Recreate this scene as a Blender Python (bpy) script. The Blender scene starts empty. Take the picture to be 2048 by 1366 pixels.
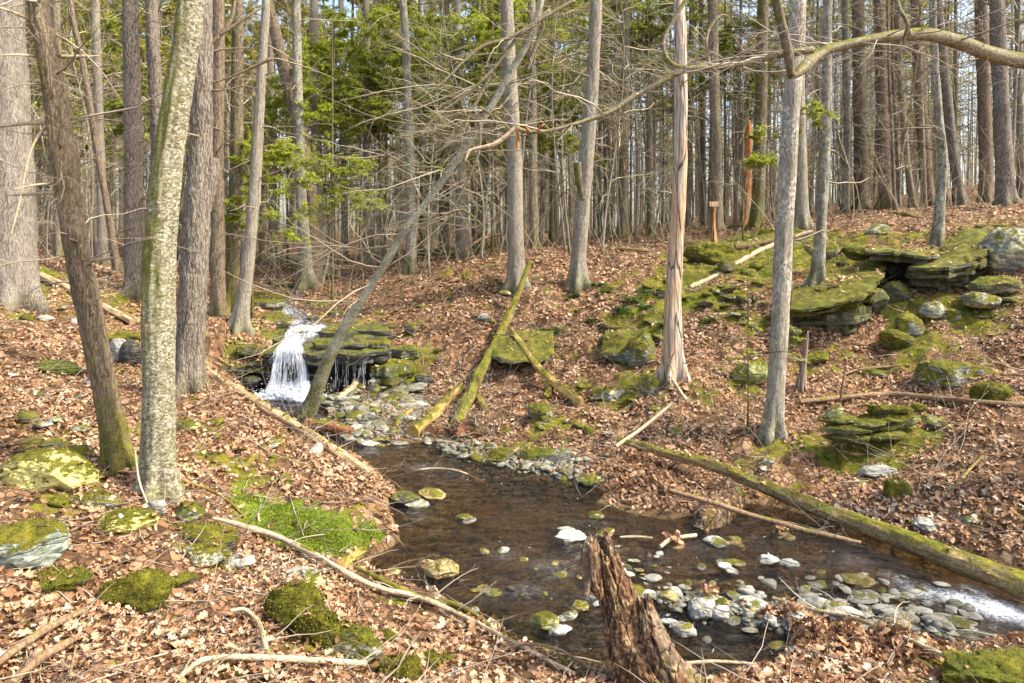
SUN_E, SKY_E, EXPO = 2.4, .15, 1.7
import bpy, math, random
import numpy as np
C = bpy.context.scene
COL = C.collection
R0 = np.random.RandomState
# ---------------------------------------------------------------- camera model (photograph measured in 2048 x 1366 pixels)
F, CX, HY, CZ = 1400.0, 1024.0, 500.0, 3.2
def P(px, py, D):
    return np.array([(px - CX) * D / F, D, CZ - (py - HY) * D / F])
# ---------------------------------------------------------------- noise
_rs = R0(11)
_perm = np.concatenate([_rs.permutation(256)] * 3)
_g = _rs.normal(size=(256, 3)); _g /= np.linalg.norm(_g, axis=1)[:, None]
def perlin(p):
    p = np.asarray(p, float); sh = p.shape[:-1]; p = p.reshape(-1, 3)
    pi = np.floor(p).astype(int); f = p - pi; pi &= 255
    u = f * f * f * (f * (f * 6 - 15) + 10)
    out = 0
    for dx in (0, 1):
        for dy in (0, 1):
            for dz in (0, 1):
                h = _perm[_perm[_perm[pi[:, 0] + dx] + pi[:, 1] + dy] + pi[:, 2] + dz]
                d = f - np.array([dx, dy, dz])
                w = (u[:, 0] if dx else 1 - u[:, 0]) * (u[:, 1] if dy else 1 - u[:, 1]) * (u[:, 2] if dz else 1 - u[:, 2])
                out = out + w * (_g[h] * d).sum(1)
    return out.reshape(sh) * 1.5
def fbm(p, o=4):
    p = np.asarray(p, float); s = 0; a = 1.0
    for i in range(o):
        s = s + a * perlin(p + 17.3 * i); p = p * 2.03; a *= .5
    return s
# ---------------------------------------------------------------- mesh building
def mesh(name, V, faces, m=None, smooth=True, attrs=None, sharp=None):
    """V (n,3); faces = list of (k,w) index arrays"""
    me = bpy.data.meshes.new(name)
    V = np.ascontiguousarray(V, np.float32)
    faces = [np.asarray(f, np.int32) for f in faces if len(f)]
    me.vertices.add(len(V)); me.vertices.foreach_set('co', V.ravel())
    li = np.concatenate([f.ravel() for f in faces]); tot = np.concatenate([np.full(len(f), f.shape[1], np.int32) for f in faces])
    st = np.concatenate([[0], np.cumsum(tot)[:-1]]).astype(np.int32)
    me.loops.add(len(li)); me.loops.foreach_set('vertex_index', li)
    me.polygons.add(len(tot)); me.polygons.foreach_set('loop_start', st)
    me.polygons.foreach_set('use_smooth', np.full(len(tot), bool(smooth)))
    for k, a in (attrs or {}).items():
        at = me.attributes.new(k, 'FLOAT', 'POINT'); at.data.foreach_set('value', np.ascontiguousarray(a, np.float32))
    me.update(calc_edges=True); me.validate()
    if sharp: me.set_sharp_from_angle(angle=sharp)
    if m: me.materials.append(m)
    return me
def tag(o, label=None, cat=None, group=None, kind=None):
    if label: o['label'] = label
    if cat: o['category'] = cat
    if group: o['group'] = group
    if kind: o['kind'] = kind
    return o
def obj(name, me, parent=None, loc=(0, 0, 0)):
    o = bpy.data.objects.new(name, me); COL.objects.link(o)
    if parent: o.parent = parent
    else: o.location = loc
    return o
def empty(name, loc, label, cat, group=None):
    o = bpy.data.objects.new(name, None); COL.objects.link(o); o.location = loc; o.empty_display_size = .2
    return tag(o, label, cat, group)
def copy_tree(o, parent=None):
    c = o.copy(); COL.objects.link(c); c.parent = parent
    for ch in list(o.children): copy_tree(ch, c)
    return c
class MB:
    """collects vertices and faces of one mesh"""
    def __init__(s): s.V = []; s.F = {}; s.n = 0; s.A = []
    def add(s, V, faces, a=0.0):
        V = np.asarray(V, float).reshape(-1, 3); s.V.append(V)
        s.A.append(np.broadcast_to(np.asarray(a, float).ravel(), (len(V),)) if np.size(a) in (1, len(V)) else np.zeros(len(V)))
        for f in faces:
            f = np.asarray(f)
            if len(f): s.F.setdefault(f.shape[1], []).append(f + s.n)
        s.n += len(V); return s
    def build(s, name, m, parent=None, origin=(0, 0, 0), smooth=True, sharp=None):
        V = np.concatenate(s.V) - np.asarray(origin, float)
        fs = [np.concatenate(v) for v in s.F.values()]
        me = mesh(name, V, fs, m, smooth, {'rnd': np.concatenate(s.A)}, sharp)
        return obj(name, me, parent, origin if parent is None else (0, 0, 0))
def spline(pts, n):
    """Catmull-Rom through pts (k,d), n samples evenly by length"""
    p = np.asarray(pts, float)
    if len(p) == 2: p = np.array([p[0], (p[0] + p[1]) / 2, p[1]])
    q = np.vstack([2 * p[0] - p[1], p, 2 * p[-1] - p[-2]]); out = []
    for i in range(1, len(q) - 2):
        t = np.linspace(0, 1, 24, endpoint=False)[:, None]
        a, b, c, d = q[i - 1], q[i], q[i + 1], q[i + 2]
        out.append(.5 * (2 * b + (c - a) * t + (2 * a - 5 * b + 4 * c - d) * t * t + (3 * b - a - 3 * c + d) * t ** 3))
    s = np.vstack(out + [p[-1:]])
    L = np.concatenate([[0], np.cumsum(np.linalg.norm(np.diff(s[:, :3], axis=0), axis=1))])
    u = np.linspace(0, L[-1], n)
    return np.stack([np.interp(u, L, s[:, j]) for j in range(s.shape[1])], 1)
def frames(Pn):
    T = np.gradient(Pn, axis=-2); T /= np.linalg.norm(T, axis=-1, keepdims=True) + 1e-9
    mt = np.abs(T.mean(axis=-2)); ref = np.where((mt[..., 2:3] > .75), np.array([1., 0, 0]), np.array([0, 0, 1.]))
    A = np.cross(T, ref[..., None, :]); A /= np.linalg.norm(A, axis=-1, keepdims=True) + 1e-9
    return T, A, np.cross(T, A)
def tubes(mb, Pm, Rm, k=4, a=0.0, disp=None, cap=True):
    """Pm (M,n,3) Rm (M,n): M tubes in one go; a may be (M,)"""
    Pm = np.asarray(Pm, float); Rm = np.asarray(Rm, float)
    if Pm.ndim == 2: Pm = Pm[None]; Rm = Rm[None]
    M, n, _ = Pm.shape
    if M == 0: return
    T, A, B = frames(Pm)
    th = np.linspace(0, 2 * math.pi, k, endpoint=False)
    rr = Rm[:, :, None] if disp is None else disp(Rm[:, :, None], th[None, None, :], Pm)
    V = Pm[:, :, None, :] + rr[..., None] * (np.cos(th)[None, None, :, None] * A[:, :, None, :] + np.sin(th)[None, None, :, None] * B[:, :, None, :])
    idx = np.arange(M * n * k).reshape(M, n, k); nx = np.roll(idx, -1, axis=2)
    q = np.stack([idx[:, :-1], nx[:, :-1], nx[:, 1:], idx[:, 1:]], -1).reshape(-1, 4)
    fs = [q]
    if cap: fs.append(np.concatenate([idx[:, 0, ::-1], idx[:, -1]]))
    av = np.repeat(np.broadcast_to(np.asarray(a, float), (M,)), n * k)
    mb.add(V, fs, av)
def unit(v): return v / (np.linalg.norm(v, axis=-1, keepdims=True) + 1e-9)
def grow(S, Dr, L, r0, n, rng, jit=.25, grav=0.0, tip=.25):
    """M wandering twigs from S along Dr"""
    M = len(S); pts = [np.asarray(S, float)]; d = unit(np.asarray(Dr, float)); st = (np.asarray(L, float) / (n - 1)).reshape(-1, 1) * np.ones((M, 1))
    for i in range(n - 1):
        d = unit(d + rng.normal(size=(M, 3)) * jit + np.array([0, 0, -grav])); pts.append(pts[-1] + d * st)
    Pm = np.stack(pts, 1)
    Rm = np.broadcast_to(np.asarray(r0, float).reshape(-1, 1), (M, 1)) * np.linspace(1, tip, n)[None]
    return Pm, Rm
def sub(Pm, Rm, per, lr, n, rng, spread=1.0, jit=.25, grav=0.0, t0=.25, rr=.55, flat=0.0):
    M, n0, _ = Pm.shape
    i = np.repeat(np.arange(M), per); t = rng.uniform(t0, .98, M * per) * (n0 - 1)
    k = np.clip(t.astype(int), 0, n0 - 2); f = (t - k)[:, None]
    S = Pm[i, k] * (1 - f) + Pm[i, k + 1] * f
    T = unit(Pm[i, k + 1] - Pm[i, k]); side = rng.normal(size=T.shape); side[:, 2] *= (1 - flat)
    side = unit(side - (side * T).sum(1, keepdims=True) * T)
    L0 = np.linalg.norm(Pm[:, -1] - Pm[:, 0], axis=1)[i]
    L = L0 * lr * rng.uniform(.5, 1.3, M * per) * (1.15 - .7 * t / (n0 - 1))
    r = (Rm[i, k] * (1 - f[:, 0]) + Rm[i, k + 1] * f[:, 0]) * rr
    return grow(S, T + side * spread, L, r, n, rng, jit, grav)
# ---------------------------------------------------------------- node helper
class G:
    def __init__(s, name):
        s.m = bpy.data.materials.new(name); s.m.use_nodes = True; s.nt = s.m.node_tree; s.nt.nodes.clear()
        s.out = s.n('ShaderNodeOutputMaterial')
    def n(s, t, **kw):
        d = s.nt.nodes.new(t)
        for k, v in kw.items(): setattr(d, k, v)
        return d
    def put(s, sock, v):
        if v is None: return
        if isinstance(v, bpy.types.NodeSocket): s.nt.links.new(v, sock)
        elif isinstance(v, (tuple, list)) and len(v) == 3 and sock.type == 'RGBA': sock.default_value = (*v, 1)
        else: sock.default_value = v
    def pos(s): return s.n('ShaderNodeNewGeometry').outputs['Position']
    def nrm(s): return s.n('ShaderNodeNewGeometry').outputs['Normal']
    def objc(s): return s.n('ShaderNodeTexCoord').outputs['Object']
    def attr(s, a): return s.n('ShaderNodeAttribute', attribute_name=a).outputs['Fac']
    def orand(s): return s.n('ShaderNodeObjectInfo').outputs['Random']
    def xyz(s, v, i): 
        d = s.n('ShaderNodeSeparateXYZ'); s.put(d.inputs[0], v); return d.outputs[i]
    def vec(s, v, sc=(1, 1, 1), off=None):
        d = s.n('ShaderNodeVectorMath', operation='MULTIPLY'); s.put(d.inputs[0], v); d.inputs[1].default_value = sc
        if off is None: return d.outputs[0]
        e = s.n('ShaderNodeVectorMath', operation='ADD'); s.put(e.inputs[0], d.outputs[0]); s.put(e.inputs[1], off); return e.outputs[0]
    def noise(s, v, sc=5., det=4., ro=.55, dist=0.):
        d = s.n('ShaderNodeTexNoise'); s.put(d.inputs['Vector'], v); d.inputs['Scale'].default_value = sc
        d.inputs['Detail'].default_value = det; d.inputs['Roughness'].default_value = ro; d.inputs['Distortion'].default_value = dist
        return d.outputs['Fac']
    def voro(s, v, sc=5., feat='F1', o='Distance', rnd=1.):
        d = s.n('ShaderNodeTexVoronoi', feature=feat); s.put(d.inputs['Vector'], v); d.inputs['Scale'].default_value = sc
        d.inputs['Randomness'].default_value = rnd
        return d.outputs[o]
    def ramp(s, f, *st):
        d = s.n('ShaderNodeValToRGB'); e = d.color_ramp.elements
        while len(e) < len(st): e.new(.5)
        for x, (p, c) in zip(e, st):
            x.position = p; x.color = (*c, 1) if isinstance(c, (tuple, list)) else (c, c, c, 1)
        s.put(d.inputs[0], f); return d.outputs[0]
    def step(s, f, a, b):
        d = s.n('ShaderNodeMapRange'); s.put(d.inputs[0], f); d.inputs[1].default_value = a; d.inputs[2].default_value = b; return d.outputs[0]
    def mix(s, f, a, b, bt='MIX'):
        d = s.n('ShaderNodeMix', data_type='RGBA', blend_type=bt); s.put(d.inputs[0], f); s.put(d.inputs[6], a); s.put(d.inputs[7], b); return d.outputs[2]
    def math(s, op, a, b=None):
        d = s.n('ShaderNodeMath', operation=op); s.put(d.inputs[0], a)
        if b is not None: s.put(d.inputs[1], b)
        return d.outputs[0]
    def bump(s, h, st=.5, dist=.02, nrm=None):
        d = s.n('ShaderNodeBump'); s.put(d.inputs['Height'], h); d.inputs['Strength'].default_value = st; d.inputs['Distance'].default_value = dist
        s.put(d.inputs['Normal'], nrm); return d.outputs[0]
    def bsdf(s, col, rough=.8, nrm=None, spec=.3, **kw):
        d = s.n('ShaderNodeBsdfPrincipled'); s.put(d.inputs['Base Color'], col); s.put(d.inputs['Roughness'], rough)
        d.inputs['Specular IOR Level'].default_value = spec; s.put(d.inputs['Normal'], nrm)
        for k, v in kw.items(): s.put(d.inputs[k.replace('_', ' ')], v)
        return d.outputs[0]
    def done(s, sh): s.put(s.out.inputs[0], sh); return s.m
# ---------------------------------------------------------------- materials
MOSS_D, MOSS_M, MOSS_B = (.04, .042, .006), (.125, .12, .010), (.27, .24, .022)
def moss_colour(g, p, bright=.5):
    n = g.noise(p, 9, 5, .65); n2 = g.noise(p, 90, 3, .6)
    c = g.ramp(n, (.30, MOSS_D), (.48, MOSS_M), (.66, MOSS_B)); n3 = g.noise(p, 28, 4, .7)
    c = g.mix(g.math('MULTIPLY', g.step(n3, .55, .72), .6), c, (.10, .065, .022)); c = g.mix(g.math('MULTIPLY', g.step(n3, .45, .3), .5), c, (.22, .23, .02))
    c = g.mix(g.math('MULTIPLY', g.step(g.noise(p, 1.7, 4, .6), .5, .64), .45), c, g.mix(g.step(n3, .35, .65), (.035, .065, .006), (.13, .19, .015)))
    return g.mix(g.step(n2, .3, .75), g.mix(.55, c, (.02, .022, .004)), c)
def bark(name, dark, mid, light, moss=0.3, moss_h=.5, lichen=.2, sc=1., plate=.5, lcol=(.36, .37, .29), bumpd=.02, mosslow=.18):
    g = G(name); o = g.objc()
    r = g.orand(); off = g.n('ShaderNodeCombineXYZ'); g.put(off.inputs[0], g.math('MULTIPLY', r, 31.)); g.put(off.inputs[2], g.math('MULTIPLY', r, 17.))
    v = g.vec(o, (1, 1, .16), off.outputs[0]); v1 = g.vec(o, (1, 1, 1), off.outputs[0])
    wv = g.n('ShaderNodeTexNoise'); g.put(wv.inputs['Vector'], v1); wv.inputs['Scale'].default_value = 14.; wv.inputs['Detail'].default_value = 3.
    n = g.noise(v, 30 * sc, 6, .68, .9); pl = g.voro(g.vec(v, (1, 1, 1.5), g.vec(wv.outputs['Color'], (.05, .05, .05))), 46 * sc, 'F1')
    pl = g.math('SUBTRACT', 1., pl)
    h = g.math('ADD', g.math('MULTIPLY', n, 1 - plate * .5), g.math('MULTIPLY', g.step(pl, .25, .8), plate * .7))
    f = g.noise(v1, 70 * sc, 4, .7)
    c = g.ramp(h, (.30, dark), (.60, mid), (.92, light))  # dark furrow colour also paints in the shade of deeper relief
    c = g.mix(g.math('MULTIPLY', g.step(f, .35, .75), .55), c, g.mix(.5, c, light))
    big = g.noise(v1, 1.3, 3, .6); c = g.mix(g.math('MULTIPLY', g.step(big, .35, .7), .45), c, g.mix(.55, c, light), 'MIX')
    if lichen:
        l = g.noise(v1, 14 * sc, 5, .7); l2 = g.noise(v1, 2.2, 3); lf = g.math('MULTIPLY', g.step(l, .62 - .3 * lichen, .72 - .3 * lichen), g.step(l2, .56 - lichen * .35, .66 - lichen * .2))
        c = g.mix(g.math('MULTIPLY', lf, .85), c, lcol)
    z = g.xyz(o, 2); mn = g.noise(v1, 5, 5, .65)
    m1 = g.math('SUBTRACT', 1., g.math('DIVIDE', z, moss_h)); m1 = g.math('ADD', m1, g.math('MULTIPLY', g.math('SUBTRACT', mn, .5), 2.2))
    m2 = g.math('MULTIPLY', g.step(g.noise(v1, 2.4, 4, .6), .62 - moss * .3, .7 - moss * .2), g.step(g.xyz(g.nrm(), 0), .35, -.45))
    mf = g.math('MAXIMUM', g.math('MULTIPLY', g.step(m1, .1, .8), min(1, .25 + moss * 1.5)), g.math('MULTIPLY', m2, min(1, moss * 1.3)))
    mf = g.math('MULTIPLY', mf, g.step(g.noise(v1, 45, 3, .6), .25, .55))
    c = g.mix(mf, c, moss_colour(g, v1))
    nb = g.bump(g.math('ADD', h, g.math('MULTIPLY', f, .35)), .95, bumpd)
    return g.done(g.bsdf(c, .9, nb, .2))
def mat_birch():
    g = G('birch_bark'); o = g.objc()
    hs = g.noise(g.vec(o, (1, 1, 1.9)), 12, 7, .85, 1.6); fl = g.noise(g.vec(o, (1, 1, 1.6)), 34, 5, .8, .6)
    c = g.ramp(hs, (.38, (.05, .042, .02)), (.45, (.20, .18, .09)), (.50, (.44, .41, .28)), (.57, (.74, .72, .60)))
    wn = g.n('ShaderNodeTexNoise'); g.put(wn.inputs['Vector'], o); wn.inputs['Scale'].default_value = 16.; wn.inputs['Detail'].default_value = 4.
    cell = g.xyz(g.voro(g.vec(o, (1, 1, 1.5), g.vec(wn.outputs['Color'], (.07, .07, .07))), 36, 'F1', 'Color'), 0)
    c = g.mix(.62, c, g.ramp(cell, (.08, (.05, .04, .018)), (.30, (.22, .19, .09)), (.55, (.42, .39, .26)), (.85, (.74, .71, .57))))
    c = g.mix(g.step(fl, .43, .55), g.mix(.7, c, (.085, .07, .025)), c)
    m = g.math('MULTIPLY', g.step(g.noise(o, 2.3, 5, .7), .39, .49), g.step(g.noise(o, 20, 4, .7), .30, .48))
    m = g.math('MULTIPLY', m, g.step(g.xyz(g.nrm(), 0), .62, -.25))
    zz = g.xyz(o, 2); m = g.math('MULTIPLY', m, g.step(zz, .9, 2.2)); base = g.math('MULTIPLY', g.step(zz, 1.6, .1), g.step(g.noise(o, 6, 5, .7), .38, .66))
    c = g.mix(g.math('MAXIMUM', g.math('MULTIPLY', m, .95), g.math('MULTIPLY', base, .35)), c, g.ramp(g.noise(o, 45, 4, .7), (.32, (.05, .05, .006)), (.5, (.17, .165, .012)), (.68, (.32, .30, .03))))
    tint = g.noise(o, 1.1, 3); c = g.mix(g.math('MULTIPLY', g.step(tint, .48, .66), .3), c, (.34, .34, .13))
    return g.done(g.bsdf(c, .75, g.bump(g.math('ADD', fl, hs), 1., .022), .25))
def mat_deadwood(name, a=(.25, .10, .035), b=(.52, .33, .17), grey=(.42, .36, .28), greyf=.5, moss=.0, dark=(.06, .03, .015), rot=0.):
    g = G(name); o = g.objc(); v = g.vec(o, (1, 1, .1))
    n = g.noise(v, 30, 5, .6, .5); b1 = g.noise(v, 5, 4, .6)
    c = g.ramp(n, (.25, dark), (.42, a), (.66, b))
    c = g.mix(g.math('MULTIPLY', g.step(b1, .62 - greyf * .35, .66 - greyf * .25), .85), c, g.ramp(n, (.3, (.16, .13, .10)), (.65, grey)))
    if rot:
        q = g.noise(o, 16, 5, .75); c = g.mix(g.math('MULTIPLY', g.step(q, .52, .64), rot), c, (.50, .35, .17))
        q2 = g.noise(o, 5, 5, .7); c = g.mix(g.math('MULTIPLY', g.step(q2, .5, .66), .8), c, (.035, .018, .01))
    if moss:
        mf = g.math('MULTIPLY', g.step(g.noise(g.vec(o, (1, 1, .6)), 3.2, 5, .65), .62 - moss * .3, .70 - moss * .25), 1.)
        c = g.mix(mf, c, moss_colour(g, o))
    cr = g.voro(g.vec(o, (1, 1, .06)), 9, 'DISTANCE_TO_EDGE'); c = g.mix(g.step(cr, .035, .0), c, (.03, .018, .01))
    return g.done(g.bsdf(c, .85, g.bump(g.math('ADD', n, g.step(cr, 0, .06)), .9, .015), .2))
def mat_log(name, dark, mid, light, moss):
    """lying wood: moss grows on what faces up"""
    g = G(name); p = g.objc(); n = g.noise(p, 38, 5, .65); s = g.noise(g.vec(p, (1, 1, 1)), 7, 4, .6)
    c = g.ramp(n, (.27, dark), (.5, mid), (.72, light))
    c = g.mix(g.math('MULTIPLY', g.step(s, .45, .62), .5), c, g.mix(.5, c, light))
    if moss:
        up = g.xyz(g.nrm(), 2); f = g.math('ADD', g.math('MULTIPLY', up, .8), g.math('MULTIPLY', g.math('SUBTRACT', g.noise(p, 4.5, 5, .7), .5), 2.4))
        c = g.mix(g.step(f, .75 - moss, 1.0 - moss * .8), c, moss_colour(g, p))
    return g.done(g.bsdf(c, .88, g.bump(n, .8, .012), .2))
def mat_rock(name, c0=(.06, .06, .05), c1=(.20, .20, .165), c2=(.37, .365, .31), moss=.5, lichen=.3, lcol=(.50, .47, .22), wet=0., strata=1., wetline=True):
    g = G(name); p = g.pos()
    n = g.noise(g.vec(p, (1, 1, 1 + 3 * strata)), 6, 6, .62, .3); f = g.noise(p, 60, 4, .7)
    c = g.ramp(n, (.28, c0), (.5, c1), (.74, c2)); c = g.mix(g.math('MULTIPLY', g.step(f, .4, .75), .5), c, g.mix(.5, c, c2))
    cr = g.voro(g.vec(p, (1, 1, 3.4)), 3.1, 'DISTANCE_TO_EDGE'); c = g.mix(g.math('MULTIPLY', g.step(cr, .03, .0), .6), c, (.03, .028, .02))
    if lichen:
        l = g.math('MULTIPLY', g.step(g.noise(p, 11, 5, .7), .64 - lichen * .25, .69 - lichen * .25), g.step(g.noise(p, 2., 3), .5 - lichen * .2, .6 - lichen * .2))
        c = g.mix(g.math('MULTIPLY', l, .9), c, lcol)
    fuzz = g.noise(p, 130, 3, .7)
    if moss:
        up = g.xyz(g.nrm(), 2); a = g.math('ADD', g.math('MULTIPLY', up, .7), g.math('MULTIPLY', g.math('SUBTRACT', g.noise(p, 4.5, 6, .72), .5), 2.6))
        mf = g.step(a, .8 - moss * 1.1, .98 - moss * 1.1); c = g.mix(mf, c, moss_colour(g, p)); h = g.math('ADD', g.math('MULTIPLY', n, .8), g.math('MULTIPLY', g.math('MULTIPLY', mf, fuzz), .6))
    else: h = g.math('ADD', n, g.math('MULTIPLY', fuzz, .12))
    if wetline:
        wz = g.math('ADD', g.xyz(p, 2), g.math('MULTIPLY', g.math('SUBTRACT', g.noise(p, 9, 3), .5), .06)); wf = g.step(wz, .085, .055); c = g.mix(g.math('MULTIPLY', wf, .75), c, g.mix(.75, c, (.02, .018, .01)))
    return g.done(g.bsdf(c, .9 - .6 * wet, g.bump(g.math('ADD', h, g.math('MULTIPLY', g.step(cr, 0., .06), .25)), .9, .03), .2 + .4 * wet))
def mat_ground():
    g = G('leafy_ground'); p = g.pos()
    vc = g.voro(g.vec(p, (1, 1, .6)), 11, 'F1', 'Color', 1.); r = g.xyz(vc, 0); e = g.voro(g.vec(p, (1, 1, .6)), 11, 'DISTANCE_TO_EDGE')
    c = g.ramp(r, (0., (.05, .028, .014)), (.3, (.13, .066, .033)), (.6, (.25, .135, .066)), (.85, (.30, .18, .10)), (1., (.38, .25, .16)))
    c = g.mix(g.step(e, .12, .0), c, (.03, .018, .01)); d = g.noise(p, 1.3, 5, .65); c = g.mix(g.math('MULTIPLY', g.step(d, .46, .62), .6), c, (.07, .042, .02))
    w = g.attr('wet'); c = g.mix(w, c, g.ramp(g.noise(p, 25, 4, .7), (.3, (.035, .024, .012)), (.55, (.16, .115, .052)), (.75, (.32, .26, .14))))
    ms = g.math('ADD', g.attr('moss'), g.math('MULTIPLY', g.math('SUBTRACT', g.noise(p, 9, 6, .78), .5), 1.5)); mf = g.step(ms, .44, .60)
    mc = g.mix(g.step(g.attr('mossb'), .2, .8), moss_colour(g, p), g.ramp(g.noise(p, 60, 4, .7), (.3, (.03, .05, .005)), (.5, (.11, .15, .012)), (.68, (.22, .28, .025)))); c = g.mix(mf, c, mc)
    h = g.math('ADD', g.math('MULTIPLY', r, .6), g.math('MULTIPLY', g.noise(p, 45, 4, .7), .7))
    return g.done(g.bsdf(c, .92, g.bump(h, .9, .03), .15))
def mat_leaf():
    g = G('dead_leaf'); r = g.attr('rnd'); p = g.pos()
    c = g.ramp(r, (0., (.04, .022, .011)), (.2, (.13, .065, .028)), (.40, (.265, .143, .068)), (.58, (.41, .242, .130)), (.76, (.53, .332, .198)), (.91, (.61, .43, .285)), (1., (.46, .42, .31)))
    c = g.mix(g.math('MULTIPLY', g.step(g.noise(p, 70, 3, .6), .4, .7), .3), c, g.mix(.6, c, (.1, .05, .02)))
    d = g.bsdf(c, .65, None, .25); t = g.n('ShaderNodeBsdfTranslucent'); g.put(t.inputs[0], c); mx = g.n('ShaderNodeMixShader'); mx.inputs[0].default_value = .2
    g.put(mx.inputs[1], d); g.put(mx.inputs[2], t.outputs[0]); return g.done(mx.outputs[0])
def mat_foliage(name, a, b, c3):
    g = G(name); c = g.ramp(g.attr('rnd'), (0., a), (.55, b), (1., c3))
    d = g.bsdf(c, .55, None, .3); t = g.n('ShaderNodeBsdfTranslucent'); g.put(t.inputs[0], c); mx = g.n('ShaderNodeMixShader'); mx.inputs[0].default_value = .4
    g.put(mx.inputs[1], d); g.put(mx.inputs[2], t.outputs[0]); return g.done(mx.outputs[0])
def mat_twig(name, a, b):
    g = G(name); c = g.mix(g.attr('rnd'), a, b); c = g.mix(g.math('MULTIPLY', g.step(g.noise(g.pos(), 30, 4, .7), .45, .65), .5), c, g.mix(.5, c, (.4, .38, .3)))
    return g.done(g.bsdf(c, .8, None, .2))
def mat_water():
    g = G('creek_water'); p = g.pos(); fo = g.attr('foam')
    v = g.vec(p, (1.6, 3.2, 1)); n1 = g.noise(v, 3.2, 4, .6, .5); n2 = g.noise(g.vec(p, (1, 1.8, 1)), 14, 4, .6, .6)
    n3 = g.noise(g.vec(p, (.5, 1.5, 1)), 5, 5, .7, 1.2); h = g.math('ADD', g.math('ADD', g.math('MULTIPLY', n1, .7), g.math('MULTIPLY', n3, 1.6)), g.math('MULTIPLY', n2, g.math('ADD', .3, g.math('MULTIPLY', fo, 2.2))))
    nb = g.bump(h, 1., .07)
    fr = g.n('ShaderNodeFresnel'); fr.inputs[0].default_value = 1.33; g.put(fr.inputs['Normal'], nb)
    tr = g.n('ShaderNodeBsdfTransparent'); tr.inputs[0].default_value = (.70, .58, .36, 1)
    gl = g.n('ShaderNodeBsdfGlossy'); gl.inputs['Roughness'].default_value = .03; g.put(gl.inputs['Normal'], nb); gl.inputs[0].default_value = (1, 1, 1, 1)
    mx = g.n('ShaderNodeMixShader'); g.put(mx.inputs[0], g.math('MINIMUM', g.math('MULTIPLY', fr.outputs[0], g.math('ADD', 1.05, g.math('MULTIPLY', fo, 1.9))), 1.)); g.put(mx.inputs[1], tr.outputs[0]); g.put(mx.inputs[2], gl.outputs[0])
    # white water where it breaks; in riffles the bluish flecks paint in sky reflections
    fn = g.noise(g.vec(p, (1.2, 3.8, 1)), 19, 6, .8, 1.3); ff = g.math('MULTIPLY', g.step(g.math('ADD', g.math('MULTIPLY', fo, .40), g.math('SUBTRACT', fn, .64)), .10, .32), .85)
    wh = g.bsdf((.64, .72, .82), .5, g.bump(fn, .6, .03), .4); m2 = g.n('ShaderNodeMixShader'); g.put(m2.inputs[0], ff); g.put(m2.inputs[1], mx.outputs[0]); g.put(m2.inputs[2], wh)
    return g.done(m2.outputs[0])
def mat_fall():
    g = G('falling_sheet'); u = g.attr('uu'); v = g.attr('vv'); cv = g.n('ShaderNodeCombineXYZ'); g.put(cv.inputs[0], u); g.put(cv.inputs[1], v)
    n = g.noise(g.vec(cv.outputs[0], (17, 3.2, 1)), 1., 7, .72, .9); n2 = g.noise(g.vec(cv.outputs[0], (5, 2.4, 1)), 1., 4, .65, .8)
    d = g.math('ADD', g.math('MULTIPLY', n, 1.), g.math('MULTIPLY', n2, .8)); d = g.math('ADD', d, g.attr('dens'))
    f = g.step(d, .84, 1.24); c = g.mix(n, (.66, .74, .84), (.95, .97, .98)); sh = g.bsdf(c, .4, g.bump(n, .7, .04), .4)
    tr = g.n('ShaderNodeBsdfTransparent'); mx = g.n('ShaderNodeMixShader'); g.put(mx.inputs[0], f); g.put(mx.inputs[1], tr.outputs[0]); g.put(mx.inputs[2], sh); return g.done(mx.outputs[0])
def mat_white():
    g = G('white_water'); c = g.mix(g.attr('rnd'), (.72, .80, .88), (.93, .95, .97)); d = g.bsdf(c, .35, None, .5)
    t = g.n('ShaderNodeBsdfTranslucent'); g.put(t.inputs[0], c); mx = g.n('ShaderNodeMixShader'); mx.inputs[0].default_value = .35
    g.put(mx.inputs[1], d); g.put(mx.inputs[2], t.outputs[0]); return g.done(mx.outputs[0])
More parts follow.
